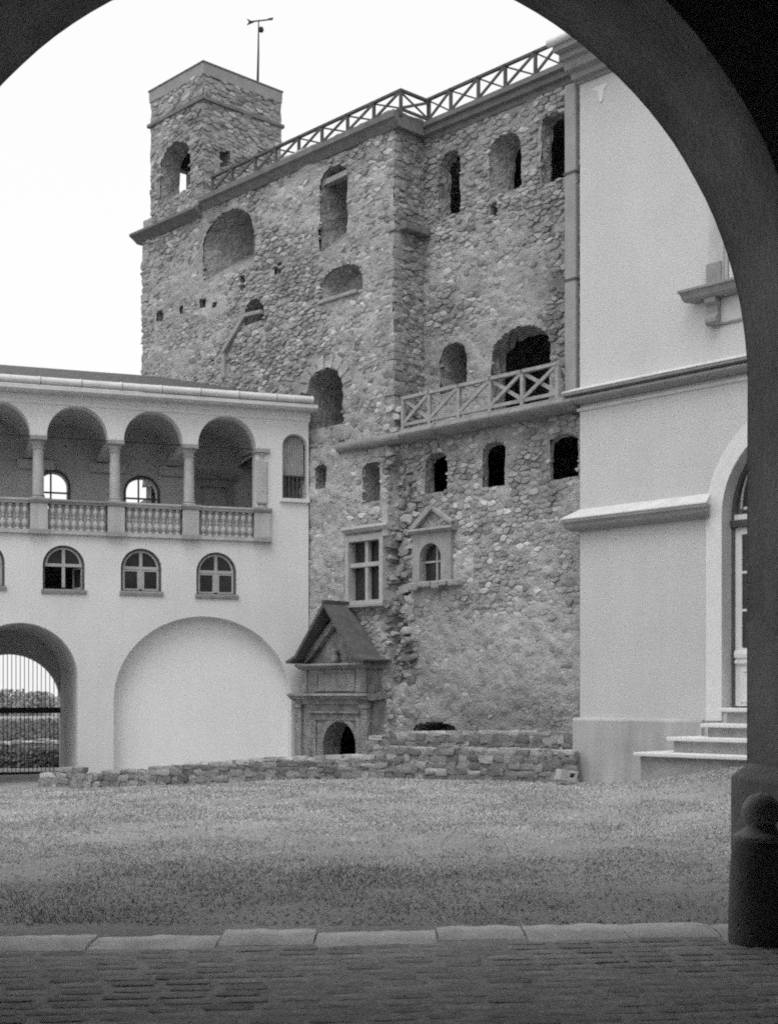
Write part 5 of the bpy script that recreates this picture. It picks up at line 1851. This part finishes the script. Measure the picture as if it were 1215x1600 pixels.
# ================================================================== beyond the gate
def build_far():
    r = random.Random(5)
    # ragged line of trees far beyond the gateway
    V = []; Fc = []
    def leaf(p, s):
        a = Vector((r.gauss(0, 1), r.gauss(0, 1), r.gauss(0, 1))).normalized(); b = a.cross(Vector((r.gauss(0, 1), r.gauss(0, 1), r.gauss(0, 1)))).normalized()
        n = len(V); p = Vector(p)
        V.extend([tuple(p - a * s), tuple(p + b * s * .6), tuple(p + a * s), tuple(p - b * s * .6)]); Fc.append((n, n + 1, n + 2, n + 3))
    for k in range(60):
        x = -75 + k * 1.25 + r.uniform(-.6, .6); y = 128 + r.uniform(-6, 8)
        h = r.uniform(2.1, 3.0); w = r.uniform(1.2, 2.4)
        for q in range(420):
            a = r.uniform(0, 2 * math.pi); zz = r.random() ** .8
            rad = w * math.sqrt(max(0.02, 1 - (zz - .35) ** 2 * 1.6)) * r.random() ** .4
            leaf((x + rad * math.cos(a), y + rad * math.sin(a), -.4 + zz * h), r.uniform(.12, .26))
    me = bpy.data.meshes.new('distant_trees'); me.from_pydata(V, [], Fc)
    o = link('distant_trees', me, M['hazed_foliage']); o['kind'] = 'stuff'; o['label'] = 'far off hazy tree line seen through the barred gateway'; o['category'] = 'trees'
    V = []; Fc = []
    for k in range(5200):                                  # rough scrub between the gate and the trees
        y = 37 + 60 * r.random() ** 1.6; x = -(.31 * y) + r.uniform(-.02, .12) * y
        hh = .12 + .35 * float(N1.fbm(x * .6, y * .3, 2))
        for q in range(5):
            leaf((x + r.uniform(-.2, .2), y + r.uniform(-.3, .3), float(ground_z(x, y)) + hh * r.random()), r.uniform(.05, .12))
    me = bpy.data.meshes.new('scrub'); me.from_pydata(V, [], Fc)
    o = link('scrub', me, M['scrub']); o['kind'] = 'stuff'; o['label'] = 'dark rough scrub on the ground beyond the barred gate'; o['category'] = 'scrub'
    # rubble remains behind the gate
    stone_wall('ruined pale rubble bank seen through the gate bars', wall_pts([(-90, 1158, 1185, 42), (10, 1160, 1185, 42), (60, 1157, 1185, 41.8), (140, 1160, 1185, 41.5)]), .6, 105, dx=.4, dz=.22)
    # neighbouring roof glimpsed through the rear loggia window
    Y = 52
    x0 = (205 - CU) / FOC * Y; x1 = x0 + 6
    z1 = EYE + (HV - 757) * Y / FOC
    h = thing('neighbour_house', 'grey neighbouring house glimpsed through the rear loggia window', 'house', loc=(x0, Y, -.3))
    MB().box(0, 6, 0, 6, 0, z1 - .9).build('wall', M['dressed_stone'], h)
    MB().add([(-.3, -.3, z1 - .9), (6.3, -.3, z1 - .9), (6.3, 6.3, z1 - .9), (-.3, 6.3, z1 - .9), (1.5, 3, z1 + 1.2), (4.5, 3, z1 + 1.2)], [(0, 1, 5, 4), (1, 2, 5), (2, 3, 4, 5), (3, 0, 4), (3, 2, 1, 0)]).build('roof', M['portal_roof'], h)
    MB().box(1.0, 1.8, 2.2, 2.8, z1 - .6, z1 + 1.8).build('chimney', M['trim_grey'], h)


build_far()


# ================================================================== grass
def build_grass():
    g = np.random.default_rng(99)
    n = 300000
    y = 9.9 + (28.2 - 9.9) * g.random(n) ** 1.15
    lim_l = -(.30 * y + .9); lim_r = .31 * y + 1.2
    x = lim_l + (lim_r - lim_l) * g.random(n)
    # keep clear of the kerb, the walls and the palace
    keep = y > 9.59 + KERB_SL * x + .01 + .10 * N2.fbm(x * 3, y * 0 + 1, 2)
    qx = (x - QW.o.x) * QW.r.x + (y - QW.o.y) * QW.r.y; qy = (x - QW.o.x) * QW.b.x + (y - QW.o.y) * QW.b.y
    keep &= ~((qx > -.2) & (qy > -.16))
    xs0 = QW.px(985, -1.4)
    keep &= ~((qx > xs0) & (qy > -1.42))
    wy = np.interp(x, [-9, -6.4, -1.4, .6, 3.6], [28.0, 27.9, 27.1, 26.65, 25.5])
    keep &= y < wy - .02
    # worn patches
    worn = N1.fbm(x * .9 + 5, y * .7 + 3, 4)
    keep &= g.random(n) < np.clip((worn - .36) * 4.0, .08, .7) * (.65 + .35 * np.clip((y - 10) / 8, 0, 1))
    x, y, worn = x[keep], y[keep], worn[keep]
    n = len(x)
    z = ground_z(x, y) - .012
    h = (.010 + .024 * g.random(n)) * (.5 + 1.0 * N3.fbm(x * 1.2, y * 1.2, 3))
    w = (.0035 + .0035 * g.random(n)) * (1 + (y - 10) / 10)
    a = g.random(n) * 2 * np.pi; lean = g.random(n) * .05
    la = g.random(n) * 2 * np.pi
    V = np.zeros((n, 3, 3))
    V[:, 0] = np.stack([x - w * np.cos(a), y - w * np.sin(a), z], -1)
    V[:, 1] = np.stack([x + w * np.cos(a), y + w * np.sin(a), z], -1)
    V[:, 2] = np.stack([x + lean * np.cos(la), y + lean * np.sin(la), z + h], -1)
    T = np.repeat(np.clip(.43 + .12 * (g.random(n) - .4) + .16 * (N2.fbm(x * 1.3 + 40, y * 1.1 + 9, 4) - .5), .1, .7), 3)
    me = bpy.data.meshes.new('grass')
    me.vertices.add(3 * n); me.vertices.foreach_set('co', V.astype(np.float32).ravel())
    me.loops.add(3 * n); me.loops.foreach_set('vertex_index', np.arange(3 * n, dtype=np.int32))
    me.polygons.add(n); me.polygons.foreach_set('loop_start', np.arange(0, 3 * n, 3, dtype=np.int32))
    me.update(calc_edges=True)
    at = me.attributes.new('tone', 'FLOAT', 'POINT'); at.data.foreach_set('value', T.astype(np.float32))
    o = link('grass', me, M['grass']); o['kind'] = 'stuff'; o['category'] = 'grass'
    o['label'] = 'short trodden grass covering the castle courtyard'


build_grass()


def build_gravel():
    """loose grit and little clods between the grass"""
    g = np.random.default_rng(5)
    n = 22000
    y = 9.8 + (27.5 - 9.8) * g.random(n) ** 1.5
    x = -(.30 * y + .8) + (.61 * y + 1.8) * g.random(n)
    keep = y > 9.59 + KERB_SL * x + .06
    qx = (x - QW.o.x) * QW.r.x + (y - QW.o.y) * QW.r.y; qy = (x - QW.o.x) * QW.b.x + (y - QW.o.y) * QW.b.y
    keep &= ~((qx > -.2) & (qy > -.16)) & ~((qx > QW.px(985, -1.4)) & (qy > -1.42))
    keep &= y < np.interp(x, [-9, -6.4, -1.4, .6, 3.6], [28.0, 27.9, 27.0, 26.5, 25.2]) - .1
    x, y = x[keep], y[keep]; n = len(x)
    z = ground_z(x, y) - .012
    s = (.006 + .018 * g.random(n) ** 3) * (1 + (y - 10) / 22)
    P = np.zeros((n, 5, 3))
    a0 = g.random(n) * 6.28
    for k in range(4):
        a = a0 + k * np.pi / 2 + (g.random(n) - .5) * .8; q = s * (.7 + .6 * g.random(n))
        P[:, k] = np.stack([x + q * np.cos(a), y + q * np.sin(a), z - .002], -1)
    P[:, 4] = np.stack([x + (g.random(n) - .5) * s, y + (g.random(n) - .5) * s, z + s * (.5 + .5 * g.random(n))], -1)
    base = np.arange(n)[:, None] * 5
    Fc = np.concatenate([base + np.array([[k, (k + 1) % 4, 4]]) for k in range(4)]).astype(np.int32)
    me = bpy.data.meshes.new('gravel')
    me.vertices.add(5 * n); me.vertices.foreach_set('co', P.astype(np.float32).ravel())
    me.loops.add(len(Fc) * 3); me.loops.foreach_set('vertex_index', Fc.ravel())
    me.polygons.add(len(Fc)); me.polygons.foreach_set('loop_start', np.arange(0, len(Fc) * 3, 3, dtype=np.int32))
    me.update(calc_edges=True); me.validate()
    at = me.attributes.new('tone', 'FLOAT', 'POINT'); at.data.foreach_set('value', np.repeat(.22 + .26 * g.random(n) ** 1.5, 5).astype(np.float32))
    o = link('gravel', me, M['gravel']); o['kind'] = 'stuff'; o['category'] = 'gravel'
    o['label'] = 'loose grit and clods scattered through the courtyard grass'


build_gravel()
